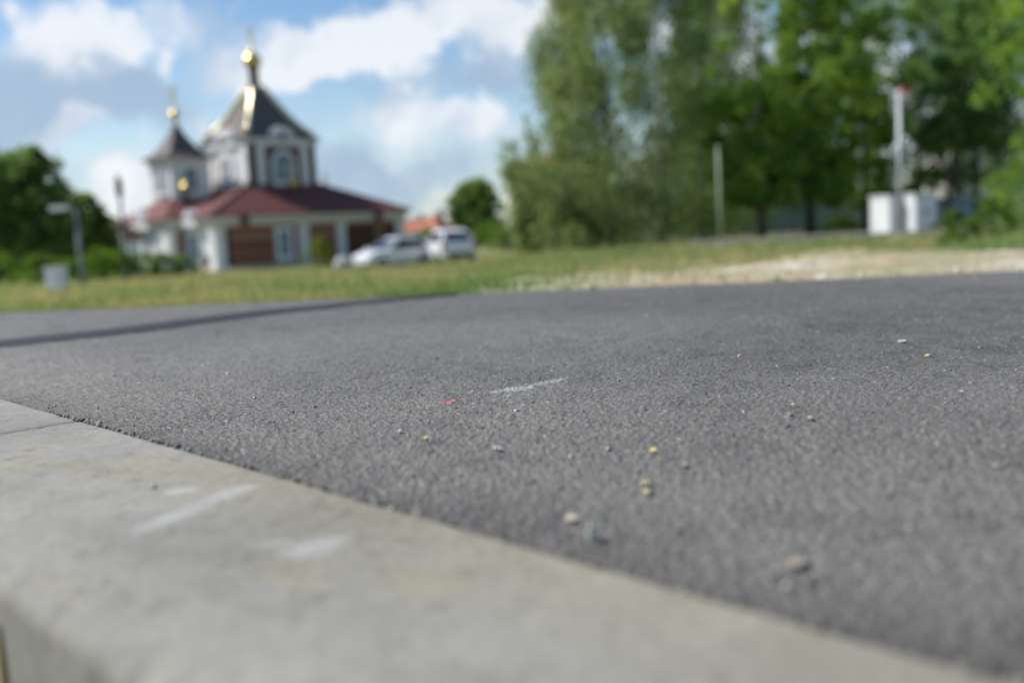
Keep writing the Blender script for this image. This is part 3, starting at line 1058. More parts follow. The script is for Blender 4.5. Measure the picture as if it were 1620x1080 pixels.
# ------------------------------------------------------------------ cars
def car(name, loc, rz, paint, label, tall=1.0):
    root = empty(name, loc, rz)
    tag(root, label, 'car', 'pale cars parked beside the church')
    st = [(-2.08, .70, .38, .74), (-2.02, .80, .30, .88), (-1.7, .86, .24, .96), (-.8, .88, .22, .96), (.7, .88, .22, .95), (1.05, .87, .23, .93), (1.6, .84, .25, .86), (1.95, .76, .28, .76), (2.10, .62, .36, .62)]
    vs, fs = [], []
    for x, w, zb, zt in st:
        m_ = zb + (zt - zb) * .55
        loop = [(w * .86, zb), (w * .97, zb + .07), (w, m_), (w * .97, zt - .06), (w * .88, zt)]
        loop = loop + [(-p, q) for p, q in reversed(loop)]
        vs += [(x, p, q) for p, q in loop]
    n = 10
    for i in range(len(st) - 1):
        for k in range(n):
            fs.append((i * n + k, i * n + (k + 1) % n, (i + 1) * n + (k + 1) % n, (i + 1) * n + k))
    fs.append(tuple(range(n - 1, -1, -1)))
    fs.append(tuple(range((len(st) - 1) * n, len(st) * n)))
    body = MB().add(vs, fs).build('body', paint, root, smooth=False, bevel=.02)
    H = 1.50 * tall
    base = [(-1.98, .80), (1.02, .80)]
    # cabin: pillars and roof in body colour
    lo = [(-1.98, -.79, .92), (1.05, -.79, .90), (1.05, .79, .90), (-1.98, .79, .92)]
    mid = [(-1.62, -.60, H - .09), (.10, -.60, H - .05), (.10, .60, H - .05), (-1.62, .60, H - .09)]
    hi = [(-1.34, -.42, H), (-.15, -.45, H + .03), (-.15, .45, H + .03), (-1.34, .42, H)]
    fsr = []
    for k in range(4):
        fsr += [(k, (k + 1) % 4, 4 + (k + 1) % 4, 4 + k), (4 + k, 4 + (k + 1) % 4, 8 + (k + 1) % 4, 8 + k)]
    fsr += [(3, 2, 1, 0), (8, 9, 10, 11)]
    cab = MB().add(lo + mid + hi, fsr).build('cabin', paint, root, bevel=.025)

    def pane(name_, pts, off):
        pts = [Vector(p) for p in pts]
        nrm = (pts[1] - pts[0]).cross(pts[3] - pts[0]).normalized()
        if nrm.dot(Vector(off)) < 0:
            nrm = -nrm
        a_ = [p + nrm * .012 for p in pts]
        b_ = [p - nrm * .03 for p in pts]
        MB().add(a_ + b_, [(0, 1, 2, 3), (7, 6, 5, 4), (0, 4, 5, 1), (1, 5, 6, 2), (2, 6, 7, 3), (3, 7, 4, 0)]).build(name_, M['car_glass'], root)

    def lerp(a_, b_, t_):
        return tuple(a_[i] + (b_[i] - a_[i]) * t_ for i in range(3))

    def quad(A, B, C, D, u0, u1, v0, v1):
        f_ = lambda u_, v_: lerp(lerp(A, B, u_), lerp(D, C, u_), v_)
        return [f_(u0, v0), f_(u1, v0), f_(u1, v1), f_(u0, v1)]
    for (i, j, off) in ((0, 1, (0, -1, 0)), (3, 2, (0, 1, 0))):
        pane('side_window', quad(lo[i], lo[j], mid[j], mid[i], .10, .44, .12, .90), off)
        pane('side_window', quad(lo[i], lo[j], mid[j], mid[i], .47, .88, .12, .90), off)
    pane('windscreen', quad(lo[1], lo[2], mid[2], mid[1], .07, .93, .10, .93), (1, 0, .5))
    pane('rear_window', quad(lo[0], lo[3], mid[3], mid[0], .10, .90, .22, .90), (-1, 0, .5))
    for s in (-1, 1):
        MB().box(-2.075, -1.96, s * .76 - .09, s * .76 + .09, .66, .92).build('tail_light', M['lamp_red'], root, bevel=.02)
        MB().box(1.88, 2.06, s * .60 - .14, s * .60 + .14, .58, .72).build('headlight', M['lamp_clear'], root, bevel=.02)
        MB().box(.80, .98, s * .98 - .10, s * .98 + .10, .92, 1.06).build('wing_mirror', paint, root, bevel=.02)
        for x in (-1.32, 1.32):
            w = MB()
            ring = [(.19, -.10), (.29, -.10), (.315, -.06), (.315, .06), (.29, .10), (.19, .10)]
            for p_, q_ in ring:
                pass
            vs, fs = [], []
            for k in range(20):
                th = 2 * math.pi * k / 20
                vs += [(x + p_ * math.cos(th), s * .79 + q_, .315 + p_ * math.sin(th)) for p_, q_ in ring]
            for k in range(20):
                for e in range(6):
                    fs.append((k * 6 + e, k * 6 + (e + 1) % 6, ((k + 1) % 20) * 6 + (e + 1) % 6, ((k + 1) % 20) * 6 + e))
            ty = w.add(vs, fs).build('wheel', M['rubber'], root)
            MB().tube([(x, s * .79 - .07, .315), (x, s * .79 + .07, .315)], .20, 14).build('rim', M['rim_metal'], ty)
    MB().box(-2.10, -1.9, -.6, .6, .34, .48).build('bumper', M['metal_dark'], root, bevel=.02)
    pl = MB().box(-2.10, -2.06, -.26, .26, .60, .71).build('number_plate', M['cabinet_paint'], root)
    return root


UA = math.atan2(.727, .687)
p = at(705, 47.0)
car('parked_car', (p.x, p.y, p.z), R(110), M['car_white'], 'white hatchback seen from behind, its dark rear window facing the grass', 1.02)
p = at(619, 46.5)
car('parked_car', (p.x, p.y, p.z - .12), UA + math.pi + R(-4), M['car_silver'], 'whitish car parked side-on before the church pillars', .97).scale = (.86, .95, 1)


def rock(name, loc, sx, sy, sz, seed, mt, flat=.15):
    bm = bmesh.new()
    bmesh.ops.create_icosphere(bm, subdivisions=3, radius=1)
    r_ = random.Random(seed)
    o3 = Vector((r_.random() * 50, r_.random() * 50, r_.random() * 50))
    from mathutils import noise as mn
    for v in bm.verts:
        n_ = mn.noise(v.co * 1.3 + o3) * .32 + mn.noise(v.co * 3 + o3) * .10
        v.co = v.co * (1 + n_)
        v.co = Vector((v.co.x * sx, v.co.y * sy, max(v.co.z, -.55) * sz))
    me = bpy.data.meshes.new(name)
    bm.to_mesh(me)
    bm.free()
    return link_mesh(name, me, mt, None, loc)


p = at(541, 42.0)
tag(rock('boulder', p + Vector((0, 0, .18)), .42, .38, .42, 5, M['rock']), 'pale boulder in the grass in front of the whitish side-on car', 'boulder')

# ------------------------------------------------------------------ street furniture
def park_lamp():
    p = at(127, 28.0)
    root = empty('street_lamp', p)
    root.scale = (.7, .7, .7)
    tag(root, 'grey park lamp with flat wide head before the dark trees', 'street lamp')
    mb = MB().tube([(0, 0, -.3), (0, 0, .9), (0, 0, 3.15)], [.11, .09, .075], 12)
    mb.build('pole', M['metal_grey'], root, smooth=True)
    MB().tube([(0, 0, 3.1), (-.10, 0, 3.22), (-.34, 0, 3.27)], .05, 8).build('arm', M['metal_grey'], root, smooth=True)
    hd = MB().box(-1.02, -.28, -.16, .16, 3.20, 3.36).build('lamp_head', M['cabinet_paint'], root, bevel=.05)
    MB().box(-.98, -.34, -.13, .13, 3.17, 3.199).build('diffuser', M['lamp_clear'], hd)
    MB().lathe(0, 0, [(.17, -.2), (.17, .12), (.12, .18)], 12).build('base', M['metal_grey'], root)


park_lamp()


def dark_lamp():
    p = at(198, 47.0)
    root = empty('street_lamp', p)
    tag(root, 'thin dark lamp post by the white gate pillar', 'street lamp')
    MB().tube([(0, 0, -.3), (0, 0, 4.9)], [.09, .06], 10).build('pole', M['metal_dark'], root, smooth=True)
    MB().box(-.13, .13, -.13, .13, 3.9, 4.7).build('lamp_head', M['metal_dark'], root, bevel=.04)
    MB().lathe(0, 0, [(.14, -.2), (.14, .3), (.09, .36)], 10).build('base', M['metal_dark'], root)


dark_lamp()


def utility_cabinet():
    p = at(86, 25.0)
    root = empty('utility_cabinet', p, R(-15))
    root.scale = (.6, .6, .6)
    tag(root, 'small pale metal cabinet on the grass beside the park lamp', 'cabinet')
    MB().box(-.39, .39, -.22, .22, .12, 1.02).build('housing', M['cabinet_paint'], root, bevel=.02)
    MB().box(-.43, .43, -.26, .26, 1.021, 1.08).build('lid', M['cabinet_paint'], root, bevel=.01)
    d = MB().box(-.33, .33, -.245, -.222, .18, .96).build('door', M['cabinet_paint'], root)
    MB().box(.22, .26, -.275, -.246, .52, .66).build('handle', M['metal_dark'], d)
    MB().box(-.41, .41, -.24, .24, -.2, .119).build('base', M['path_grey'], root)


utility_cabinet()


def gate_pillar():
    p = at(212, 56.0)
    root = empty('gate_pillar', p, R(20))
    tag(root, 'white gate pillar with brown cap left of the church', 'pillar')
    MB().box(-.34, .34, -.34, .34, -.2, 2.0).build('shaft', M['white_render'], root, bevel=.03)
    MB().box(-.48, .48, -.48, .48, 2.001, 2.35).build('cap', M['pale_brick'], root, bevel=.04)
    MB().sqlathe(0, 0, [(.46, 2.35), (.1, 2.75)]).build('cap_roof', M['roof_tile'], root)
    MB().box(-.42, .42, -.42, .42, -.2, .25).build('base', M['stone_plinth'], root)


gate_pillar()


def steel_post():
    p = at(1425, 31.0)
    root = empty('steel_post', p)
    tag(root, 'tall grey steel post with orange fitting in front of the metal cabinets', 'post')
    MB().tube([(0, 0, -.3), (0, 0, 4.5)], [.088, .08], 14).build('pole', M['metal_pole'], root, smooth=True)
    MB().box(.02, .30, -.1, .1, 4.38, 4.58).build('fitting', M['orange_paint'], root, bevel=.03)
    MB().lathe(0, 0, [(.2, -.1), (.2, .1), (.13, .14)], 14).build('base', M['metal_pole'], root)


steel_post()


def pale_post():
    p = at(1139, 30.0)
    root = empty('marker_post', p)
    tag(root, 'slender pale greenish post standing before the gap between birches and maples', 'post')
    MB().tube([(0, 0, -.3), (0, 0, 2.95)], [.045, .04], 12).build('pole', M['pale_paint'], root, smooth=True)
    MB().lathe(0, 0, [(.06, 2.951), (.06, 3.0), (.02, 3.04)], 12).build('cap', M['pale_paint'], root)
    MB().lathe(0, 0, [(.13, -.1), (.13, .08), (.08, .12)], 12).build('base', M['metal_pole'], root)


pale_post()


def metal_cabinets():
    for (px, w, d, label) in ((1406, .85, 1.15, 'pale metal cabinet with bright end, behind the steel post on its church side'),
                              (1451, .98, .95, 'wider pale metal cabinet between the steel post and the leaning trunk')):
        p = at(px, 39.2 if px < 1420 else 38.6)
        root = empty('metal_cabinet', p, R(18))
        tag(root, label, 'cabinet', 'pale metal cabinets behind the steel post')
        MB().box(-w / 2, w / 2, -d / 2, d / 2, .13, 1.5).build('housing', M['cabinet_grey'], root, bevel=.02)
        MB().box(-w / 2 - .05, w / 2 + .05, -d / 2 - .05, d / 2 + .05, 1.501, 1.57).build('lid', M['cabinet_grey'], root, bevel=.015)
        for s in (-1, 1):
            dr = MB().box(min(s * .02, s * (w / 2 - .05)), max(s * .02, s * (w / 2 - .05)), -d / 2 - .025, -d / 2 - .002, .2, 1.43).build('door', M['cabinet_grey'], root)
            MB().box(s * .06 - .02, s * .06 + .02, -d / 2 - .055, -d / 2 - .026, .75, .95).build('handle', M['metal_dark'], dr)
        MB().box(-w / 2 - .03, w / 2 + .03, -d / 2 - .03, d / 2 + .03, -.3, .129).build('base', M['path_grey'], root)


metal_cabinets()

# ------------------------------------------------------------------ buildings and fences far behind
def far_house(px, Y, w, d, h, roofh, wall, roof, label, rz=0.0, rows=1, cols=3, name='house'):
    p = at(px, Y)
    root = empty(name, p, rz)
    tag(root, label, 'house')
    MB().box(-w / 2, w / 2, -d / 2, d / 2, -.5, h).build('wall', wall, root)
    o = .35
    rv = [(-w / 2 - o, -d / 2 - o, h), (w / 2 + o, -d / 2 - o, h), (w / 2 + o, d / 2 + o, h), (-w / 2 - o, d / 2 + o, h), (-w / 2 + d * .35, 0, h + roofh), (w / 2 - d * .35, 0, h + roofh)]
    rf = MB().add(rv, [(3, 2, 1, 0), (0, 1, 5, 4), (1, 2, 5), (2, 3, 4, 5), (3, 0, 4)]).build('roof', roof, root)
    MB().box(w * .18, w * .18 + .5, -.25, .25, h + roofh * .5, h + roofh + .5).build('chimney', M['brick'], rf)
    for r_ in range(rows):
        for c in range(cols):
            x = -w / 2 + w * (c + .5) / cols
            z = 1.0 + r_ * 2.8
            fr = MB().box(x - .6, x + .6, -d / 2 - .08, -d / 2 - .002, z - .1, z + 1.4).build('window', M['white_render'], root)
            MB().box(x - .48, x + .48, -d / 2 - .10, -d / 2 - .081, z, z + 1.3).build('pane', M['glass'], fr)


far_house(657, 122, 3.6, 6, 2.3, 1.6, M['terracotta'], M['terracotta'], 'far house with orange roof beside the church corner', R(15), 1, 2)
far_house(688, 114, 3.6, 6, 2.2, 1.8, M['pale_wall'], M['terracotta'], 'far house with taller orange roof behind the white hatchback', R(-20), 1, 2)
far_house(1150, 84, 14, 8, 6.2, 2.0, M['pale_wall'], M['slate_roof'], 'pale two storey house glimpsed behind the bright maples', R(8), 2, 5)
far_house(1572, 74, 8, 7, 5.4, 1.8, M['pale_wall'], M['slate_roof'], 'white house glimpsed behind the tree trunks near the metal cabinets', R(-6), 2, 3)
far_house(868, 96, 7, 6, 7.0, 1.5, M['pale_wall'], M['terracotta'], 'beige house glimpsed between the birches', R(10), 2, 3)


def fence(px0, px1, Y, label):
    a, b = at(px0, Y), at(px1, Y)
    d = b - a
    L = math.hypot(d.x, d.y)
    root = empty('fence', a, math.atan2(d.y, d.x))
    tag(root, label, 'fence')
    n = int(L / 2.4)
    for k in range(n):
        x0 = k * L / n
        MB().box(x0 + .06, x0 + L / n - .06, -.02, .02, .12, 1.75).build('panel', M['fence_blue'], root)
        MB().box(x0 - .055, x0 + .055, -.05, .05, -.3, 1.85).build('post', M['metal_grey'], root)


fence(1120, 1395, 62, 'blue grey sheet fence behind the maple trunks')
fence(1478, 1580, 60, 'blue grey sheet fence by the leaning trunk and white house')

# ------------------------------------------------------------------ trees
def leaf_cloud(centres, radii, n_each, size, palette, seed, droop=0.0, squash=.8, dark=None):
    rg = np.random.default_rng(seed)
    C_ = np.repeat(centres, n_each, 0)
    Rr = np.repeat(radii, n_each)
    N = len(C_)
    d = rg.normal(size=(N, 3))
    d /= np.linalg.norm(d, axis=1)[:, None]
    rad = Rr * rg.random(N) ** .55
    P = C_ + d * rad[:, None] * np.array([1, 1, squash])
    if droop:
        P[:, 2] -= rg.random(N) ** 1.3 * droop
    # each leaf spray: a quad with a random tilt
    a = rg.normal(size=(N, 3))
    if droop:
        a[:, 2] -= 2.2
    a /= np.linalg.norm(a, axis=1)[:, None]
    b = np.cross(a, rg.normal(size=(N, 3)))
    b /= np.linalg.norm(b, axis=1)[:, None] + 1e-6
    L = (size * (.6 + .8 * rg.random(N)))[:, None]
    W = L * (.38 if droop else .55)
    V = np.stack([P - a * L * .5, P + b * W * .5, P + a * L * .5, P - b * W * .5], 1).reshape(-1, 3)
    F = np.arange(N * 4).reshape(-1, 4)
    pal = np.array(palette)
    # each bough has its own shade of green, each leaf a little of its own
    cb = np.repeat(rg.random(len(centres)), n_each)
    t = np.clip(.65 * cb + .35 * rg.random(N), 0, .999) * (len(pal) - 1)
    k = t.astype(int)
    fr = (t - k)[:, None]
    cc = pal[k] * (1 - fr) + pal[np.minimum(k + 1, len(pal) - 1)] * fr
    cc = cc * (.8 + .4 * rg.random(N))[:, None]
    return V, F, np.repeat(cc, 4, 0)


PAL = {
    'birch': [(0.099, 0.162, 0.061), (0.159, 0.230, 0.091), (0.219, 0.290, 0.132), (0.265, 0.317, 0.192)],
    'maple': [(0.081, 0.158, 0.032), (0.134, 0.236, 0.043), (0.197, 0.316, 0.054), (0.244, 0.352, 0.080)],
    'dark': [(0.089, 0.158, 0.047), (0.131, 0.222, 0.062), (0.190, 0.290, 0.085)],
    'teal': [(0.075, 0.151, 0.060), (0.125, 0.217, 0.077), (0.175, 0.275, 0.092)],
    'bush': [(0.055, 0.116, 0.018), (0.094, 0.182, 0.024), (0.138, 0.231, 0.033)],
    'yellowbush': [(.115, .165, .022), (.180, .220, .030), (.22, .25, .04)],
}


def tree(name, p, h, rad, pal, label, seed, kind='round', crown0=.12, nclump=150, nleaf=70, size=.17, group=None, trunk_r=None, lean=0.0, bark='bark', cat='tree', holes=0.0, clump_r=None):
    rg = np.random.default_rng(seed)
    root = empty(name, p)
    tag(root, label, cat, group)
    tr = trunk_r or h * .014
    # trunk and limbs
    mb = MB()
    pts, rs = [], []
    for k in range(7):
        t_ = k / 6
        pts.append((lean * t_ * h * .25 + .12 * math.sin(seed + 4 * t_) * t_, .12 * math.cos(seed * 2 + 3 * t_) * t_, -.3 + t_ * h * .9))
        rs.append(tr * (1.25 if k == 0 else 1) * (1 - .86 * t_))
    mb.tube(pts, rs, 8)
    for k in range(12):
        t_ = .2 + .65 * rg.random()
        bp = Vector(pts[0]).lerp(Vector(pts[-1]), t_)
        az_ = rg.random() * 6.28
        l_ = rad * (.55 + .4 * rg.random()) * (1.15 - t_ * .7)
        up_ = l_ * (.5 + .5 * rg.random())
        e = bp + Vector((math.cos(az_) * l_, math.sin(az_) * l_, up_))
        mid_ = bp.lerp(e, .5) + Vector((0, 0, -.1 * l_))
        r0 = tr * (1 - .8 * t_) * .5
        mb.tube([bp, mid_, e], [r0, r0 * .6, r0 * .2], 5)
    mb.build('trunk', M[bark], root, smooth=True)
    # crown
    N = nclump
    u_ = rg.random(N)
    zt = crown0 + (1 - crown0) * u_
    s = (zt - crown0) / (1 - crown0)
    if kind == 'birch':
        env = np.interp(s, [0, .08, .3, .6, .85, 1], [.75, .95, 1.0, .8, .45, .08])
    elif kind == 'cone':
        env = np.interp(s, [0, .1, .5, 1], [.8, 1.0, .62, .05])
    elif kind == 'bush':
        env = np.interp(s, [0, .3, .7, 1], [.95, 1.0, .8, .25])
    else:
        env = np.interp(s, [0, .15, .4, .7, .9, 1], [.5, .85, 1.0, .88, .55, .2])
    aa = rg.random(N) * 2 * np.pi
    lob = 1 + (.34 if kind == 'birch' else .22) * np.sin(aa * 3 + seed + s * 5) + .14 * np.sin(aa * 7 + seed * 2)
    rr = rad * env * lob * (.25 + .75 * rg.random(N) ** .5)
    cx = rr * np.cos(aa) + lean * zt * h * .25
    cy = rr * np.sin(aa)
    Cn = np.stack([cx, cy, zt * h], 1)
    if holes:
        keep = fbm(Cn[:, 0] * .5 + seed, Cn[:, 2] * .35, seed, 2) > holes
        Cn = Cn[keep | (rg.random(len(Cn)) < .10)]
    cr = (clump_r or rad * .22) * (.6 + .8 * rg.random(len(Cn)))
    V, F, cc = leaf_cloud(Cn, cr, nleaf, size, PAL[pal], seed + 100, droop=(1.3 if kind == 'birch' else 0.0))
    V[:, 2] = np.maximum(V[:, 2], .02)
    me = np_mesh('crown', V, F, None, cc)
    link_mesh('crown', me, M['leaf'], root)
    return root


BG = 'weeping birches at the edge of the meadow'
for (px, Y, h, r_, lab, sd, ho, c0) in (
        (841, 50, 6.9, 1.15, 'small slim birch at the outer edge of the birch group', 1, 0.50, .05),
        (906, 48, 12.8, 2.25, 'tall feathery birch standing outermost among the big birches', 2, 0.34, 0.08),
        (968, 46, 15.0, 2.5, 'tall birch with dark trunk in the middle of the birch group', 3, 0.30, .06),
        (1050, 50, 15.5, 2.7, 'full weeping birch between the dark trunked birch and the maples', 4, 0.33, .06),
        (1112, 54, 15.0, 2.3, 'blue green birch nearest the bright maples', 5, .38, .08),
        (1158, 60, 16.5, 2.6, 'paler birch glimpsed between the blue green birch and the bright maples', 6, .40, .06)):
    tree('birch_tree', at(px, Y), h, r_, 'teal' if sd == 5 else 'birch', lab, sd, 'birch', c0, 290, 70, .24, BG, .17, 0, 'bark' if sd == 3 else 'birch_bark', 'birch tree', ho, r_ * .33)
MG = 'broadleaf trees along the fence'
for (px, Y, h, r_, pal, lab, sd, ho, c0) in (
        (1205, 46, 13.0, 2.5, 'maple', 'bright green maple nearest the birches', 11, 0.36, 0.12),
        (1282, 47.5, 14.0, 2.9, 'maple', 'bright green maple with thick dark trunk', 12, 0.36, 0.12),
        (1368, 54, 13.5, 3.0, 'maple', 'mid green maple behind the nearer metal cabinet', 13, 0.36, 0.12),
        (1452, 58, 17.0, 3.7, 'teal', 'dark blue green tree rising behind the steel post', 14, 0.30, 0.11),
        (1545, 53, 15.0, 3.3, 'teal', 'dark green tree in front of the white house', 15, 0.33, 0.16),
        (1290, 66, 15, 3.6, 'teal', 'dark tree standing behind the bright maples', 17, 0.36, 0.11)):
    tree('maple_tree' if pal == 'maple' else 'broadleaf_tree', at(px, Y), h, r_, pal, lab, sd, 'round', c0, 290, 75, .25, MG, .24 if sd == 12 else .19, 0, 'bark', 'tree', ho)
tree('broadleaf_tree', at(1492, 48), 11.5, 2.2, 'teal', 'tree with a leaning brown trunk beside the wider metal cabinet', 16, 'round', .34, 220, 80, .25, MG, .17, .55, 'bark', 'tree', .3)
tree('broadleaf_tree', at(1715, 28), 11.5, 2.5, 'maple', 'leafy green tree whose boughs hang low at the photo\'s edge', 18, 'bush', .03, 420, 90, .17, None, .16, 0, 'bark', 'tree', .28)
tree('broadleaf_tree', at(757, 104), 6.8, 2.7, 'dark', 'lone round dark tree in the distance beyond the white hatchback', 19, 'round', .10, 200, 80, .42, None, .2)
# understorey
SG = 'bushes under the trees'
for (px, Y, h, r_, pal, lab, sd) in (
        (892, 47, 2.5, 1.1, 'birch', 'dull green bush under the outermost tall birch', 31),
        (925, 51, 2.2, 1.3, 'dark', 'dark low bush between the birch trunks', 32),
        (1000, 53, 2.6, 1.8, 'dark', 'dark bush behind the dark trunked birch', 33),
        (1075, 55, 2.6, 1.8, 'dark', 'dark bush under the full weeping birch', 34),
        (1330, 60, 1.0, 1.2, 'dark', 'dark bush in front of the blue grey fence', 35),
        (775, 82, 2.3, 2.2, 'bush', 'green bush beyond the white hatchback under the lone round tree', 36),
        (800, 70, 1.6, 1.3, 'dark', 'low dark bush next to the slim birch', 37),
        (668, 60, 1.9, 1.5, 'dark', 'dark bush below the far orange roofs, behind the cars', 38),
        (1568, 17.5, .75, .42, 'bush', 'fresh green weed clump at the edge of the sand', 39),
        (1513, 14.5, .5, .3, 'bush', 'small green weed on the sand by the asphalt', 40)):
    tree('bush', at(px, Y), h, r_, pal, lab, sd, 'bush', .04, 46, 60, .16 if Y > 20 else .05, SG if Y > 20 else 'weeds on the sand', .04, 0, 'bark', 'bush')
tree('bush', at(508, 51.5), 1.55, .85, 'yellowbush', 'yellow green bush against the church wall', 41, 'bush', .04, 46, 60, .13, None, .04, 0, 'bark', 'bush')
# dark trees on the left, and the clipped hedge before them
LG = 'dark trees left of the church'
for (px, Y, h, r_, lab, sd) in (
        (-60, 62, 10.0, 3.4, 'tallest dark tree, cut by the photo\'s left border', 51),
        (15, 66, 8.2, 2.9, 'dark broad tree between the tallest dark tree and its pointed neighbour', 52),
        (66, 62, 7.9, 2.2, 'dark pointed tree behind the park lamp head', 53),
        (108, 74, 5.6, 1.6, 'dark slender tree right behind the park lamp pole', 54),
        (142, 78, 6.1, 1.7, 'dark rounded tree halfway between park lamp and church', 55),
        (172, 84, 4.4, 1.9, 'low dark tree close to the white gate pillar', 56)):
    tree('dark_tree', at(px, Y), h, r_, 'dark', lab, sd, 'round', .04, 210, 60, .32, LG, .2)
HB = 'green bushes in front of the dark trees'
for i, (px, Y, h, r_, lab) in enumerate(((20, 50, 1.5, 1.3, 'light green bush at the foot of the tallest dark trees'), (62, 48, 1.35, 1.1, 'light green bush behind the small pale cabinet'),
                                         (112, 50, 1.2, 1.1, 'light green bush behind the park lamp pole'), (150, 49, 1.55, 1.2, 'light green bush between park lamp and thin dark lamp post'),
                                         (185, 51, 1.4, 1.1, 'green bush at the foot of the thin dark lamp post'), (222, 52, 1.2, 1.1, 'green bush in front of the gate pillar'),
                                         (258, 53, 1.15, 1.0, 'green bush under the arched church window'), (285, 54, 1.0, .8, 'low dark green bush at the church corner recess'))):
    tree('bush', at(px, Y), h, r_, 'bush' if i < 6 else 'teal', lab, 60 + i, 'bush', .02, 40, 60, .13, HB, .04, 0, 'bark', 'bush')


def far_wood():
    V, F, cc = [], [], []
    cs, rs = [], []
    rg = np.random.default_rng(77)
    for px in np.linspace(-900, 2600, 240):
        if 150 < px < 640:
            Y = 210
        else:
            Y = 120 + 40 * rg.random()
        hy = 411 - .0531 * px
        d = pix_dir(px, hy)
        x = d.x / d.y * Y
        top = (3.5 + 3.0 * rg.random()) * (1.3 if px > 900 else .62) * (Y / 130)
        for k in range(5):
            cs.append((x + rg.normal() * 2.2, Y + rg.normal() * 2, gz(x, Y) + top * (k + .4) / 5))
            rs.append(2.0)
    V, F, cc = leaf_cloud(np.array(cs), np.array(rs), 26, .7, PAL['dark'], 78)
    me = np_mesh('far_wood', V, F, None, cc)
    tag(link_mesh('far_wood', me, M['leaf']), 'dark line of far woods beyond the meadow', 'woods', kind='stuff')


far_wood()

# ------------------------------------------------------------------ grass
def blades(name, X, Y, Z, H, W, colr, seed, lean=.45):
    rg = np.random.default_rng(seed)
    N = len(X)
    az_ = rg.random(N) * 2 * np.pi
    w = W[:, None] * .5 * np.stack([np.cos(az_), np.sin(az_), 0 * az_], 1)
    la = rg.random(N) * 2 * np.pi
    ln = (H * lean * rg.random(N))[:, None] * np.stack([np.cos(la), np.sin(la), 0 * la], 1)
    base = np.stack([X, Y, Z - .01], 1)
    mid_ = base + ln * .3 + np.stack([0 * H, 0 * H, H * .6], 1)
    tip = base + ln + np.stack([0 * H, 0 * H, H * (1 - .2 * rg.random(N))], 1)
    V = np.stack([base - w, base + w, mid_ + w * .7, mid_ - w * .7, tip], 1).reshape(-1, 3)
    k = np.arange(N)[:, None] * 5
    F4 = k + np.array([[0, 1, 2, 3]])
    F3 = k + np.array([[3, 2, 4]])
    me = np_mesh(name, V, F4, F3, np.repeat(colr, 5, 0))
    return link_mesh(name, me, M['blade'])


